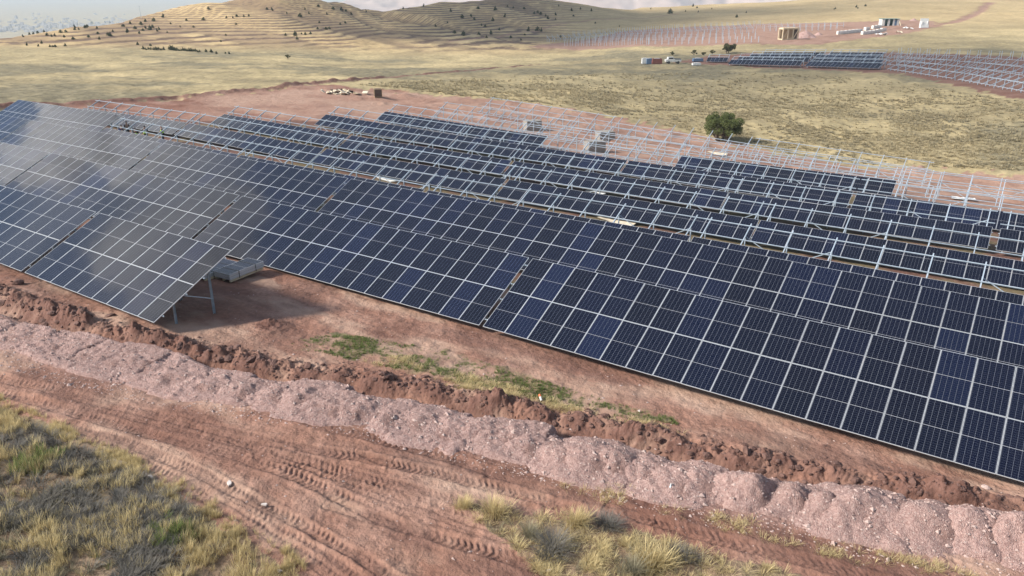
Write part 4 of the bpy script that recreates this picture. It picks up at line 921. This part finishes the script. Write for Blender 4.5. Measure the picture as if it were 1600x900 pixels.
def run_tables(rows, tag_fmt, group):
    for u0, v0, u1, v1, cols_total, mode, lab in rows:
        p0 = hit(u0, v0); p1 = hit(u1, v1); d = p1 - p0; l = math.hypot(d[0], d[1]); rz = math.atan2(d[1], d[0]); cols = max(3, int(l / PW)); 
        far_table((p0[0], p0[1], p0[2]), rz, cols, mode, lab, group, math.atan2(d[2], l))
F2 = 'far solar field right of the lone tree'
run_tables([(1103, 98.5, 1140, 99, 0, 'panels', 'short panelled table at the left end of the second solar field'),
            (1137, 102.5, 1255, 105.5, 0, 'panels', 'nearest panelled table of the second solar field, its left half'),
            (1257, 105.7, 1376, 109.8, 0, 'panels', 'nearest panelled table of the second solar field, its right half'),
            (1150, 98.0, 1262, 99.5, 0, 'panels', 'second line of panels in the second solar field, left part'),
            (1263, 99.5, 1378, 103.0, 0, 'panels', 'second line of panels in the second solar field, right part'),
            (1170, 93.5, 1270, 94, 0, 'panels', 'third line of panels in the second solar field, left part'),
            (1272, 94, 1376, 96, 0, 'panels', 'third line of panels in the second solar field, right part'),
            (1190, 90.2, 1291, 90.6, 0, 'panels', 'fourth line of panels in the second solar field, left part'),
            (1292, 90.4, 1378, 91.8, 0, 'panels', 'last line of panels in the second solar field, at its right end'),
            (1384, 111, 1488, 127, 0, 'open', 'bare racking right of the dark panels, nearest line, left part'),
            (1494, 128, 1600, 148, 0, 'open', 'bare racking right of the dark panels, nearest line, right part'),
            (1384, 104, 1488, 116, 0, 'open', 'bare racking right of the dark panels, second line, left part'),
            (1494, 117, 1600, 134, 0, 'open', 'bare racking right of the dark panels, second line, right part'),
            (1384, 98, 1488, 106, 0, 'open', 'bare racking right of the dark panels, third line, left part'),
            (1494, 107, 1600, 119, 0, 'open', 'bare racking right of the dark panels, third line, right part'),
            (1384, 93, 1488, 98, 0, 'open', 'bare racking right of the dark panels, fourth line, left part'),
            (1494, 99, 1600, 107, 0, 'open', 'bare racking right of the dark panels, fourth line, right part'),
            (1400, 88.5, 1600, 97, 0, 'posts', 'standing posts along the far edge of the second solar field')], None, F2)
F3 = 'third solar field on the far slope'
run_tables([(880, 70, 1010, 69, 0, 'posts', 'line of white posts at the front of the third field, left'),
            (1012, 69, 1185, 67.5, 0, 'posts', 'line of white posts at the front of the third field, right'),
            (900, 66, 1180, 61, 0, 'posts', 'second line of white posts in the third field'),
            (930, 62, 1180, 55.5, 0, 'posts', 'third line of white posts in the third field'),
            (960, 58.5, 1180, 51, 0, 'posts', 'fourth line of white posts in the third field'),
            (860, 64, 1010, 53.5, 0, 'open', 'long bare racking along the back of the third field, left part'),
            (1010, 53.5, 1180, 44.5, 0, 'open', 'long bare racking along the back of the third field, middle part'),
            (1182, 44.3, 1320, 42, 0, 'open', 'long bare racking along the back of the third field, right part'),
            (900, 57, 1060, 46.5, 0, 'posts', 'farthest line of posts on the crest of the third field, left'),
            (1062, 46.3, 1190, 40, 0, 'posts', 'farthest line of posts on the crest of the third field, right'),
            (1195, 48.5, 1310, 45.5, 0, 'posts', 'line of posts behind the timber frame in the third field')], None, F3)

# ------------------------------------------------------------------ things lying about the site
def px_at(u, v): return FPX / np.linalg.norm(hit(u, v) - np.array([0, 0, HC]))   # px per metre there
def place(name, me, u, v, rz=0, label=None, cat=None, group=None, dz=0.0, tilt=(0, 0)):
    q = hit(u, v); o = add(name, me, None, (q[0], q[1], surf1(q[0], q[1]) + dz), (tilt[0], tilt[1], rz)); return tag(o, label, cat, group)
# stack of panels on a pallet behind the short front row
q = hit(333, 437); st = empty('panel_stack', (q[0], q[1], surf1(q[0], q[1])), AZ + R(4)); tag(st, 'two flat stacks of spare solar panels strapped on pallets by the short row', 'panel stack')
pal = MB()
for yy in (-.5, 0, .5): pal.box((0, yy * 1.0, .05), (2.2, .1, .1))
for xx in np.linspace(-1, 1, 7): pal.box((xx, 0, .115), (.12, 1.15, .026))
PALM = pal.mesh('pallet', ['pale_timber'])
PILES = ((.0, .10, 8), (-1.22, -.45, 6))
for sx_, sy_, nn in PILES:
    add('pallet', PALM, st, (sx_ + .57, sy_ + 1.14, 0), (0, 0, R(90)))
    for i_ in range(nn): add_panel(st, (sx_ + prng.uniform(-.015, .015), sy_ + prng.uniform(-.015, .015), .17 + .038 * i_), (0, 0, R(prng.uniform(-.6, .6))))
sb = MB()
for sx_, sy_, nn in PILES:
    for yy in (.6, 1.7): sb.box((sx_ + .57, sy_ + yy, .176 + .038 * (nn - 1)), (1.17, .035, .006)); sb.box((sx_ - .02, sy_ + yy, .11 + .019 * nn), (.008, .035, .08 + .038 * nn)); sb.box((sx_ + 1.16, sy_ + yy, .11 + .019 * nn), (.008, .035, .08 + .038 * nn))
add('strap', sb.mesh('strap', ['strap']), st)
# dusty box, concrete blocks
def crate_mesh(w, d, h, m1, m2):
    mb = MB(); mb.box((0, 0, h / 2), (w, d, h)); e = .05
    for sx_ in (-1, 1):
        for sy_ in (-1, 1): mb.box((sx_ * w / 2, sy_ * d / 2, h / 2), (.07, .07, h + .02), mi=1)
    for z in (.04, h - .02):
        for sy_ in (-1, 1): mb.box((0, sy_ * (d / 2 + .012), z), (w - .08, .05, .07), mi=1)
        for sx_ in (-1, 1): mb.box((sx_ * (w / 2 + .012), 0, z), (.05, d - .08, .07), mi=1)
    return mb.mesh('wooden_crate', [m1, m2])
place('wooden_crate', crate_mesh(1.15, 1.0, 1.25, 'dark_board', 'timber'), 591, 155.5, R(16), 'upright brown wooden crate standing alone on the bare red ground', 'crate')
def block_mesh(w, d, h):
    mb = MB(); mb.box((0, 0, h / 2), (w, d, h), taper=.97); mb.box((0, 0, h + .02), (w * .9, d * .9, .05))
    for xx in (-.3, .3): mb.tube([(xx * w, 0, h), (xx * w, .04, h + .14), (xx * w + .1, .04, h + .14), (xx * w + .1, 0, h)], [.012] * 4, 5, mi=1)
    return mb.mesh('concrete_block', ['concrete', 'galvanised'])
BLK = block_mesh(2.2, 1.5, 1.25)
place('concrete_block', BLK, 832, 203, R(20), 'grey concrete block between the bare racking, leftmost of the three', 'concrete block', 'concrete blocks in the racking')
place('concrete_block', BLK, 945, 221, R(20), 'grey concrete block between the bare racking, behind the right-hand one', 'concrete block', 'concrete blocks in the racking')
place('concrete_block', BLK, 929, 237, R(20), 'pale-topped concrete block between the bare racking, nearest of the three', 'concrete block', 'concrete blocks in the racking')
# heap of torn packaging at the back of the site
tip = hit(535, 146); dh = empty('rubbish_heap', (tip[0], tip[1], surf1(tip[0], tip[1]))); tag(dh, 'heap of pale torn packaging and boards at the back of the site', 'rubbish heap')
for i_ in range(46):
    xx, yy = prng.gauss(0, 1.25), prng.gauss(0, .7); zz = max(.08, .75 - .33 * abs(xx) - .4 * abs(yy)) * prng.uniform(.5, 1.1)
    mb = MB(); mb.box((0, 0, 0), (prng.uniform(.5, 1.5), prng.uniform(.3, .9), prng.uniform(.04, .22)), taper=prng.uniform(.7, 1))
    add('packaging_piece', mb.mesh('packaging_piece', [prng.choice(['cardboard', 'cardboard', 'cardboard', 'pale_timber', 'dark_board'])]), dh, (xx, yy, zz), (prng.gauss(0, .45), prng.gauss(0, .45), prng.uniform(0, 3.1)))
# flattened packaging left between the rows
def sheet_mesh(w, d, seed, lift=.22):
    n = 9; ys, xs = np.meshgrid(np.linspace(-.5, .5, n), np.linspace(-.5, .5, n), indexing='ij'); x = xs.ravel() * w; y = ys.ravel() * d
    z = lift * (.55 + fbm(x, y, .8, seed)); x = x + .18 * fbm(x, y, .6, seed + 1); y = y + .18 * fbm(x, y, .6, seed + 2)
    i_, j_ = np.meshgrid(np.arange(n - 1), np.arange(n - 1), indexing='ij'); a = (i_ * n + j_).ravel(); Fq = np.stack([a, a + 1, a + n + 1, a + n], 1)
    V = np.stack([x, y, z], 1); V2 = np.vstack([V, V - np.array([0, 0, .012])]); return big_mesh('packaging_sheet', V2, np.vstack([Fq, Fq[:, ::-1] + n * n]), ['cardboard' if seed % 2 else 'white_sheet'])
for n, (k, u, v, w, d, lab) in enumerate([(3, 612, 281, 2.6, 1.5, 'crumpled pale packaging sheet on the ground under the fourth row, left of centre'), (3, 968, 346, 2.9, 1.6, 'crumpled pale packaging sheet on the ground under the fourth row, at centre'),
        (4, 935, 302, 2.2, 1.2, 'pale packaging sheet on the ground under the fifth row, near centre'), (4, 592, 243, 2.2, 1.2, 'pale packaging sheet on the ground under the fifth row, left of centre'),
        (5, 1046, 285, 2.6, 1.2, 'white packaging sheet on the ground under the sixth row'), (5, 695, 230, 2.6, 1.2, 'pale packaging sheet on the ground under the sixth row, far left'),
        (5, 1487, 344, 1.8, .9, 'small white packaging sheet on the ground at the right of the sixth row'), (7, 1120, 243, 2.4, 1.1, 'white packaging sheet behind the last dark panels'), (7, 1505, 313, 2.0, 1.0, 'pale packaging sheet by the bare racking at right')]):
    q = hit(u, v); add_o = add('packaging_sheet', sheet_mesh(w, d, 700 + n), None, (q[0], q[1], surf1(q[0], q[1]) + .06), (0, 0, AZ + prng.uniform(-.3, .3))); tag(add_o, lab, 'packaging', 'packaging sheets between the rows')
# litter and stones near the road
def board_mesh(w, d, t, m, seed=0):
    g = np.random.default_rng(seed); k = 7; ang = np.sort(g.uniform(0, 6.283, k)); pr = [(w / 2 * math.cos(a) * g.uniform(.75, 1.1), d / 2 * math.sin(a) * g.uniform(.75, 1.1)) for a in ang]
    v = [(x, y, 0) for x, y in pr] + [(x * .96, y * .96, t) for x, y in pr]; f = [tuple(range(k))[::-1], tuple(range(k, 2 * k))] + [(i_, (i_ + 1) % k, k + (i_ + 1) % k, k + i_) for i_ in range(k)]
    me = bpy.data.meshes.new('slab'); me.from_pydata(v, [], f); me.materials.append(MATS[m]); return me
for n, (u, v, w, d, lab) in enumerate([(183, 724, .62, .28, 'largest pale broken slab lying at the verge by the road'), (235, 748, .20, .12, 'small white chip at the verge, below the largest pale slab'), (250, 779, .42, .16, 'tan broken board lying in the verge scrub'),
        (83, 675, .16, .10, 'white chip on the road edge near the left'), (358, 757, .14, .26, 'pale flat stone alone on the dirt road'), (412, 790, .2, .12, 'pale stone on the dirt road, right of the lone flat one'), (859, 894, .16, .2, 'white stone at the bottom edge below the grey dry bush'),
        (438, 895, .16, .12, 'white chip at the bottom edge, right of the verge'), (1000, 645, .16, .1, 'white chip on the soil in front of the panels')]):
    place('stone_slab', board_mesh(w, d, .05, 'pale_stone', 800 + n), u, v, prng.uniform(-.4, .4), lab, 'stone', dz=.03, tilt=(.12, .06))
def rock(u, v, s, lab, m='stone', seed=0):
    V, Fc = lumpy(2, seed, .12); me = big_mesh('rock', V * np.array([s, s * .75, s * .6]), Fc, [m]); place('rock', me, u, v, prng.uniform(0, 3), lab, 'rock', dz=s * .3)
rock(29, 444, .26, 'brown rounded rock in front of the short row near the left edge', 'clod', 5)
rock(1540, 763, .13, 'pale stone on the trench edge below the panels at right', 'stone', 6)
rock(1120, 747, .10, 'pale stone on a gravel heap right of the bottle', 'stone', 7)
# bottle leaning on the heap, can in the grass
mb = MB(); mb.tube([(0, 0, 0), (0, 0, .02), (0, 0, .27), (0, 0, .33), (0, 0, .35), (0, 0, .40)], [.05, .062, .062, .035, .022, .022], 10)
bt = empty('plastic_bottle'); q = hit(1046, 776); bt.location = (q[0], q[1], surf1(q[0], q[1]) + .02); bt.rotation_euler = (R(-18), R(6), 0); bt.scale = (.85,) * 3; tag(bt, 'pale blue plastic bottle standing against the gravel heap', 'bottle')
add('bottle_body', mb.mesh('bottle_body', ['bottle_blue'], True), bt); mb = MB(); mb.tube([(0, 0, .395), (0, 0, .43)], [.028, .028], 8); add('cap', mb.mesh('cap', ['white_paint']), bt)
mb = MB(); mb.tube([(0, 0, 0), (0, 0, .16)], [.045, .045], 9); mb.tube([(0, 0, .16), (0, 0, .26)], [.046, .046], 9, mi=1)
cn_ = place('litter_can', mb.mesh('litter_can', ['white_paint', 'orange_plastic']), 846, 628, 0, 'orange and white can lying in the grass at the trench edge', 'can', dz=.05, tilt=(R(-50), R(-25)))

# ------------------------------------------------------------------ far yard: timber frame, cabin, pallets, vehicles
q = hit(1231, 62); tf = empty('timber_frame', (q[0], q[1], surf1(q[0], q[1])), R(14)); tag(tf, 'open timber frame box on the far red yard', 'timber frame'); k_ = 1 / (FPX / np.linalg.norm(q - np.array([0, 0, HC]))); W_, D_, H_ = 24 * k_, 10 * k_, 15.5 * k_
def part(name, mbf, m, parent, **kw): mb = MB(); mbf(mb); return add(name, mb.mesh(name, [m] if isinstance(m, str) else m), parent, **kw)
for sx_ in (-1, -.33, .33, 1):
    for sy_ in (-1, 1): part('post', lambda mb: mb.box((sx_ * W_ / 2, sy_ * D_ / 2, H_ / 2), (.35, .35, H_)), 'pale_timber', tf)
for z in (.25, H_ - .15):
    for sy_ in (-1, 1): part('rail', lambda mb: mb.box((0, sy_ * D_ / 2, z), (W_ + .3, .28, .4)), 'pale_timber', tf)
    for sx_ in (-1, 1): part('rail', lambda mb: mb.box((sx_ * W_ / 2, 0, z), (.28, D_, .4)), 'pale_timber', tf)
for i_ in range(3):
    x0 = -W_ / 2 + i_ * W_ / 3; part('diagonal', lambda mb: mb.beam((x0, -D_ / 2 - .1, .3), (x0 + W_ / 3, -D_ / 2 - .1, H_ - .3) if i_ % 2 == 0 else (x0 + W_ / 3, -D_ / 2 - .1, .9), .16, .26), 'pale_timber', tf)
part('back_board', lambda mb: mb.box((0, D_ / 2 - .25, H_ / 2), (W_ - .5, .08, H_ - .5)), 'timber', tf); part('side_board', lambda mb: mb.box((W_ / 2 - .25, 0, H_ / 2), (.08, D_ - .5, H_ - .5)), 'dark_board', tf)
part('roof_board', lambda mb: mb.box((0, 0, H_ + .13), (W_ * 1.02, D_ * 1.05, .12)), 'pale_timber', tf)
def soil_mound(u, v, wpx, hpx, lab, seed):
    q = hit(u, v); k_ = np.linalg.norm(q - np.array([0, 0, HC])) / FPX; rad = wpx * k_ / 2; h = hpx * k_ * 1.1; n = 20; ys, xs = np.meshgrid(np.linspace(-1.1, 1.1, n), np.linspace(-1.1, 1.1, n), indexing='ij'); x = xs.ravel() * rad; y = ys.ravel() * rad
    z = h * np.maximum(1 - np.hypot(x, y) / rad * (1 + .25 * fbm(x, y, rad * .6, seed)), -.2) + .2 * fbm(x, y, .9, seed); i_, j_ = np.meshgrid(np.arange(n - 1), np.arange(n - 1), indexing='ij'); a = (i_ * n + j_).ravel()
    o = add('soil_mound', big_mesh('soil_mound', np.stack([x, y, z], 1), np.stack([a, a + 1, a + n + 1, a + n], 1), ['gravel'], True), None, (q[0], q[1], surf1(q[0], q[1]))); tag(o, lab, 'soil mound')
soil_mound(1258, 58, 34, 9, 'large reddish soil mound beside the timber frame', 31); soil_mound(1279, 54, 12, 4, 'small reddish soil mound right of the larger one', 33); soil_mound(1427, 34, 10, 3, 'small earth mound behind the white yard things', 35)
# site cabin with a dark open front
q = hit(1388, 41); cb = empty('site_cabin', (q[0], q[1], surf1(q[0], q[1])), R(3)); tag(cb, 'white site cabin with dark open front and teal roof edge', 'cabin'); k_ = np.linalg.norm(q - np.array([0, 0, HC])) / FPX; W_, D_, H_ = 23 * k_, 3.0, 8.5 * k_
part('back_wall', lambda mb: mb.box((0, D_ / 2, H_ / 2), (W_, .1, H_)), 'teal_paint', cb); part('roof', lambda mb: mb.box((0, 0, H_ + .08), (W_ + .5, D_ + .5, .16)), 'teal_paint', cb)
for sx_ in (-1, 1): part('side_wall', lambda mb: mb.box((sx_ * W_ / 2, 0, H_ / 2), (.1, D_, H_)), 'white_paint', cb)
for xx, w in ((-.42, .14), (-.12, .12), (.18, .10), (.43, .12)): part('front_panel', lambda mb: mb.box((xx * W_, -D_ / 2, H_ / 2), (w * W_, .1, H_)), 'white_paint', cb)
part('door', lambda mb: mb.box((.3 * W_, -D_ / 2 - .03, H_ * .42), (.11 * W_, .06, H_ * .8)), 'blue_plastic', cb)
part('timber_prop', lambda mb: mb.beam((.56 * W_, -D_ / 2 - 1, 0), (.52 * W_, -D_ / 2, H_ * .7), .25, .25), 'pale_timber', cb)
# white pallets of modules in two lines
PK = MB(); PK.box((0, 0, .07), (2.3, 1.2, .14), mi=1); PK.box((0, 0, .72), (2.25, 1.15, 1.16)); 
for xx in (-.6, .6): PK.box((xx, 0, .72), (.05, 1.17, 1.18), mi=1)
PK = PK.mesh('module_pallet', ['white_paint', 'cardboard'])
pp_ = [(1312, 53), (1318, 52.4), (1324, 51.8), (1330, 51.2), (1336, 50.6), (1342, 50), (1350, 51.5), (1356, 51), (1362, 50.4), (1368, 49.6), (1374, 48.8), (1380, 47.6), (1366, 45), (1372, 44.4), (1354, 47)]
for n, (u, v) in enumerate(pp_):
    q = hit(u, v); o = add('module_pallet', PK, None, (q[0], q[1], surf1(q[0], q[1])), (0, 0, R(20 + prng.uniform(-8, 8)))); tag(o, f'white wrapped pallet in the far yard, {ORD[n]} of the lines counted from left', 'pallet', 'white pallets in the far yard')
mb = MB(); mb.box((0, 0, 1.9), (3.6, .12, 3.7), Matrix.Rotation(R(-14), 3, 'X')); mb.box((-1.2, .5, 1.3), (.15, 1.6, 2.6)); mb.box((1.2, .5, 1.3), (.15, 1.6, 2.6)); place('white_hoarding', mb.mesh('white_hoarding', ['white_sheet']), 1443, 44.5, R(6), 'leaning white board standing at the right end of the far yard', 'board')
for u, v, w, lab in [(1418, 46.5, 4.2, 'low white sheet pile right of the cabin'), (1405, 50.5, 2.0, 'small grey and white bundle below the cabin'), (1376, 54, 4.5, 'flat white sheet lying at the near edge of the yard')]:
    q = hit(u, v); o = add('sheet_pile', sheet_mesh(w, 2.0, 760 + u, .8), None, (q[0], q[1], surf1(q[0], q[1]) + .1)); tag(o, lab, 'sheet pile')
# things left of the second field: tank, red and white machines, low box
def tank(u, v, mname, lab, nm, w=2.2, h=1.5):
    q = hit(u, v); t = empty(nm, (q[0], q[1], surf1(q[0], q[1])), R(5)); tag(t, lab, nm.split('_')[-1]); part('body', lambda mb: mb.box((0, 0, h / 2 + .15), (w, 1.3, h), taper=.94), mname, t); part('lid', lambda mb: mb.box((0, 0, h + .2), (w * .5, .7, .12)), 'white_paint', t); part('skid', lambda mb: (mb.box((0, -.5, .07), (w, .16, .14)), mb.box((0, .5, .07), (w, .16, .14))), 'black_plastic', t)
tank(1007, 100, 'white_paint', 'white tank, leftmost of the containers by the second solar field', 'water_tank', 1.7); tank(1014, 100, 'blue_plastic', 'blue tank beside the leftmost white tank', 'water_tank', 1.7)
tank(1026, 100, 'brick_red', 'red skip between the tanks and the white vehicle', 'rubbish_skip', 2.9, 1.4)
q = hit(1051, 100); vh = empty('white_van', (q[0], q[1], surf1(q[0], q[1])), R(4)); tag(vh, 'small white pickup parked left of the second solar field', 'pickup')
part('body', lambda mb: (mb.box((0, 0, .85), (4.4, 1.7, .6)), mb.box((-.75, 0, 1.45), (1.9, 1.6, .7), taper=.8)), 'white_paint', vh); part('load_bed', lambda mb: mb.box((1.35, 0, 1.2), (1.6, 1.6, .25)), 'black_plastic', vh)
part('windscreen', lambda mb: mb.box((-.75, -.74, 1.5), (1.3, .08, .4)), 'black_plastic', vh)
for sx_ in (-1.35, 1.35):
    for sy_ in (-.85, .85): part('wheel', lambda mb: mb.tube([(sx_, sy_ - .1, .35), (sx_, sy_ + .1, .35)], [.36, .36], 12), 'black_plastic', vh)
tank(1090, 97, 'blue_plastic', 'low dark blue container at the left end of the second field', 'storage_container', 3.0, .8); tank(1088, 102, 'white_paint', 'low white box on the grass left of the second field', 'equipment_box', 2.4, .6)

# ------------------------------------------------------------------ workers between the fourth and fifth rows
def skinned(name, joints, edges, matname, sub=1):
    me = bpy.data.meshes.new(name); me.from_pydata([j_[:3] for j_ in joints], edges, []); me.materials.append(MATS[matname]); o = bpy.data.objects.new(name, me); COL.objects.link(o)
    o.modifiers.new('skin', 'SKIN'); 
    if not me.skin_vertices: me.attributes
    for sv, j_ in zip(me.skin_vertices[0].data, joints): sv.radius = (j_[3], j_[4] if len(j_) > 4 else j_[3])
    me.skin_vertices[0].data[0].use_root = True; s_ = o.modifiers.new('sub', 'SUBSURF'); s_.levels = sub; s_.render_levels = sub
    for f in me.polygons: f.use_smooth = True
    return o
def person(u, v, p, pose, vest, label, rz):
    """standing worker, head seen at pixel (u, v), feet on the ground at distance p across the rows"""
    q = hit(u, v, 1.72 - .12 * pose[0]); x, y = q[0], q[1]; g = surf1(x, y)
    e = empty('person', (x, y, g), rz); tag(e, label, 'person', 'workers among the racking'); lean, up = pose
    hip = .93; ch = (0, -.10 * lean, 1.34); nk = (0, -.17 * lean, 1.50); hd = (0, -.22 * lean, 1.63)
    def arm(s): return [(s * .20, -.13 * lean, 1.42, .055), (s * .27, -.13 * lean - .12 * up, 1.42 - .27 + .12 * up, .045), (s * .22, -.13 * lean - .36 * up - .05, 1.42 - .50 + .42 * up, .036), (s * .21, -.13 * lean - .44 * up - .06, 1.42 - .58 + .46 * up, .04, .022)]
    J = [(0, 0, hip, .15, .11), (0, -.05 * lean, 1.12, .145, .10), (*ch, .17, .11), (*nk, .055), (*hd, .085, .10), (0, -.22 * lean, 1.74, .075, .09), (.09, 0, .88, .09), (.10, -.02, .48, .062), (.10, .02, .09, .042), (.10, -.14, .04, .04, .03), (-.09, 0, .88, .09), (-.10, -.03, .48, .062), (-.11, .03, .09, .042), (-.11, -.13, .04, .04, .03)] + arm(1) + arm(-1)
    E_ = [(0, 1), (1, 2), (2, 3), (3, 4), (4, 5), (0, 6), (6, 7), (7, 8), (8, 9), (0, 10), (10, 11), (11, 12), (12, 13), (2, 14), (14, 15), (15, 16), (16, 17), (2, 18), (18, 19), (19, 20), (20, 21)]
    skinned('body', J, E_, 'skin').parent = e
    def sub(nm, idx, grow, m):
        mp = {k: i_ for i_, k in enumerate(idx)}; o = skinned(nm, [(*J[k][:3], J[k][3] + grow, (J[k][4] if len(J[k]) > 4 else J[k][3]) + grow) for k in idx], [(mp[a], mp[b_]) for a, b_ in E_ if a in mp and b_ in mp], m); o.parent = e
    sub('trousers', [0, 6, 7, 8, 10, 11, 12], .018, 'dark_cloth'); sub('jacket', [1, 2, 14, 15, 16, 18, 19, 20], .02, 'blue_cloth' if vest == 2 else 'dark_cloth')
    if vest == 1: sub('safety_vest', [0, 1, 2], .075, 'hivis')
    mb = MB(); V, Fc = lumpy(2, 3, .03); V = V * np.array([.10, .115, .075]) + np.array([0, -.20 * lean, 1.745]); me = big_mesh('cap', V, Fc, ['hair'], True); add('cap', me, e)
    sh = MB(); 
    for s in (1, -1): sh.box((s * .105, -.07, .045), (.10, .27, .09), taper=.8)
    add('boots', sh.mesh('boots', ['black_plastic']), e)
person(197, 192, 19.0, (.5, .3), 0, 'worker in dark clothing between the racking, leftmost of the crew', R(200)); person(226, 199.5, 18.4, (1.2, .8), 1, 'worker in a yellow-green safety vest bending over the panels', R(20))
person(252, 197, 19.2, (.2, .5), 1, 'worker in a yellow-green safety vest standing upright, rightmost of the crew', R(-60)); person(186, 198.5, 18.3, (1.3, .4), 2, 'crouched worker in a dark blue jacket at the end of the full table', R(80)); person(212, 202.5, 18.2, (1.2, .3), 1, 'stooping worker half hidden behind the panels, in the middle of the crew', R(10))

# ------------------------------------------------------------------ far plain: town, mountains, mast
mb = MB(); g = random.Random(3)
for i_ in range(420):
    u = g.gauss(70, 95); v = 50 - abs(g.gauss(0, 11)) - (3 if u > 150 else 0); d = rays(u, v); t = (-149 - HC) / d[2]; x, y = d[0] * t, d[1] * t
    if not 2300 < math.hypot(x, y) < 12000: continue
    w = g.uniform(6, 14); h = g.choice([4, 5, 6, 8, 16 if g.random() < .2 else 6]); mb.box((x, y, -150 + h / 2), (w, g.uniform(6, 14), h))
tag(add('distant_town', mb.mesh('distant_town', ['town_white'])), 'pale buildings of the distant town on the hazy plain', None, None, 'stuff')
mat('far_rock', (.50, .37, .30), .95, noise=(.006, (.38, .27, .22)))
n1, n2 = 420, 60; th = np.linspace(R(-20), R(50), n1); rr_ = np.linspace(3600, 5600, n2); Rg, Tg = np.meshgrid(rr_, th, indexing='ij'); xg, yg = (Rg * np.sin(Tg)).ravel(), (Rg * np.cos(Tg)).ravel()
prof = np.sin(np.pi * np.clip((Rg.ravel() - 3600) / 2000, 0, 1)); zg = -160 + prof * (sm(Tg.ravel(), R(-16), R(6)) * 190 + 60) * (1 + .9 * fbm(xg, yg, 520, 111, 6, .62)) * (1 - .0 * prof)
i_, j_ = np.meshgrid(np.arange(n2 - 1), np.arange(n1 - 1), indexing='ij'); a = (i_ * n1 + j_).ravel()
tag(add('distant_mountains', big_mesh('distant_mountains', np.stack([xg, yg, zg], 1), np.stack([a, a + 1, a + n1 + 1, a + n1], 1), ['far_rock'], True)), kind='structure')
q = hit(219, 19); mast = empty('lattice_mast', (q[0], q[1], surf1(q[0], q[1]))); tag(mast, 'thin mast standing on the ridge of the left hill', 'mast'); part('pole', lambda mb: mb.tube([(0, 0, -.5), (0, 0, 5.6)], [.12, .06], 6), 'galvanised', mast); part('crossarm', lambda mb: mb.box((0, 0, 5.2), (.9, .1, .1)), 'galvanised', mast)

# ------------------------------------------------------------------ unseen low clouds, added to shade parts of the country and mirror in panels
cm = bpy.data.materials.new('cloud'); cm.use_nodes = True; cnn = cm.node_tree; cnn.nodes.clear(); co_ = cnn.nodes.new("ShaderNodeOutputMaterial"); cd_ = cnn.nodes.new("ShaderNodeBsdfTranslucent"); cd_.inputs[0].default_value = (.95, .95, .95, 1)
ct_ = cnn.nodes.new("ShaderNodeBsdfTransparent"); cx_ = cnn.nodes.new("ShaderNodeMixShader"); cx_.inputs[0].default_value = .72; cnn.links.new(ct_.outputs[0], cx_.inputs[1]); cnn.links.new(cd_.outputs[0], cx_.inputs[2]); cnn.links.new(cx_.outputs[0], co_.inputs[0]); MATS['cloud'] = cm
def cloud(u, v, wx, wy, seed, alt=420.0, hgt=26):
    q = hit(u, v); V, Fc = lumpy(4, seed, .0); V = V * (1 + .5 * fbm(V[:, 0] * 2 + seed, V[:, 1] * 2 + V[:, 2], 1.0, seed, 4))[:, None]; V[:, 2] *= np.where(V[:, 2] < 0, .35, 1.0)
    c = Vector(q) + S_DIR * ((alt - q[2]) / S_DIR.z); tag(add('cloud', big_mesh('cloud', V * np.array([wx, wy, hgt]), Fc, ['cloud'], True), None, c), 'unseen low cloud added to shade the land', None, None, 'stuff')
cloud(770, 18, 78, 125, 1, 190, 26); cloud(640, 45, 36, 46, 2, 180, 20); cloud(1050, 20, 105, 46, 5); cloud(1090, 8, 85, 22, 7, 430); cloud(1130, 28, 60, 22, 8, 400); cloud(1220, 18, 55, 20, 9, 440); cloud(1480, 95, 80, 40, 6)

# ------------------------------------------------------------------ haze
hm = bpy.data.materials.new('haze'); hm.use_nodes = True; hn = hm.node_tree; hn.nodes.clear(); ho = hn.nodes.new("ShaderNodeOutputMaterial"); hp = hn.nodes.new("ShaderNodeVolumePrincipled")
hp.inputs["Color"].default_value = (.80, .91, 1.0, 1); hp.inputs["Density"].default_value = .00017; hp.inputs["Anisotropy"].default_value = .0; hn.links.new(hp.outputs[0], ho.inputs["Volume"]); MATS['haze'] = hm
mb = MB(); mb.box((0, 0, 0), (62000, 62000, 1)); hz_ = mb.mesh('haze', ['haze'])
for v in hz_.vertices: v.co.z = 150.0 if v.co.z > 0 else -175.0
tag(add('haze', hz_), 'pale blue haze over the plain', None, None, 'stuff')
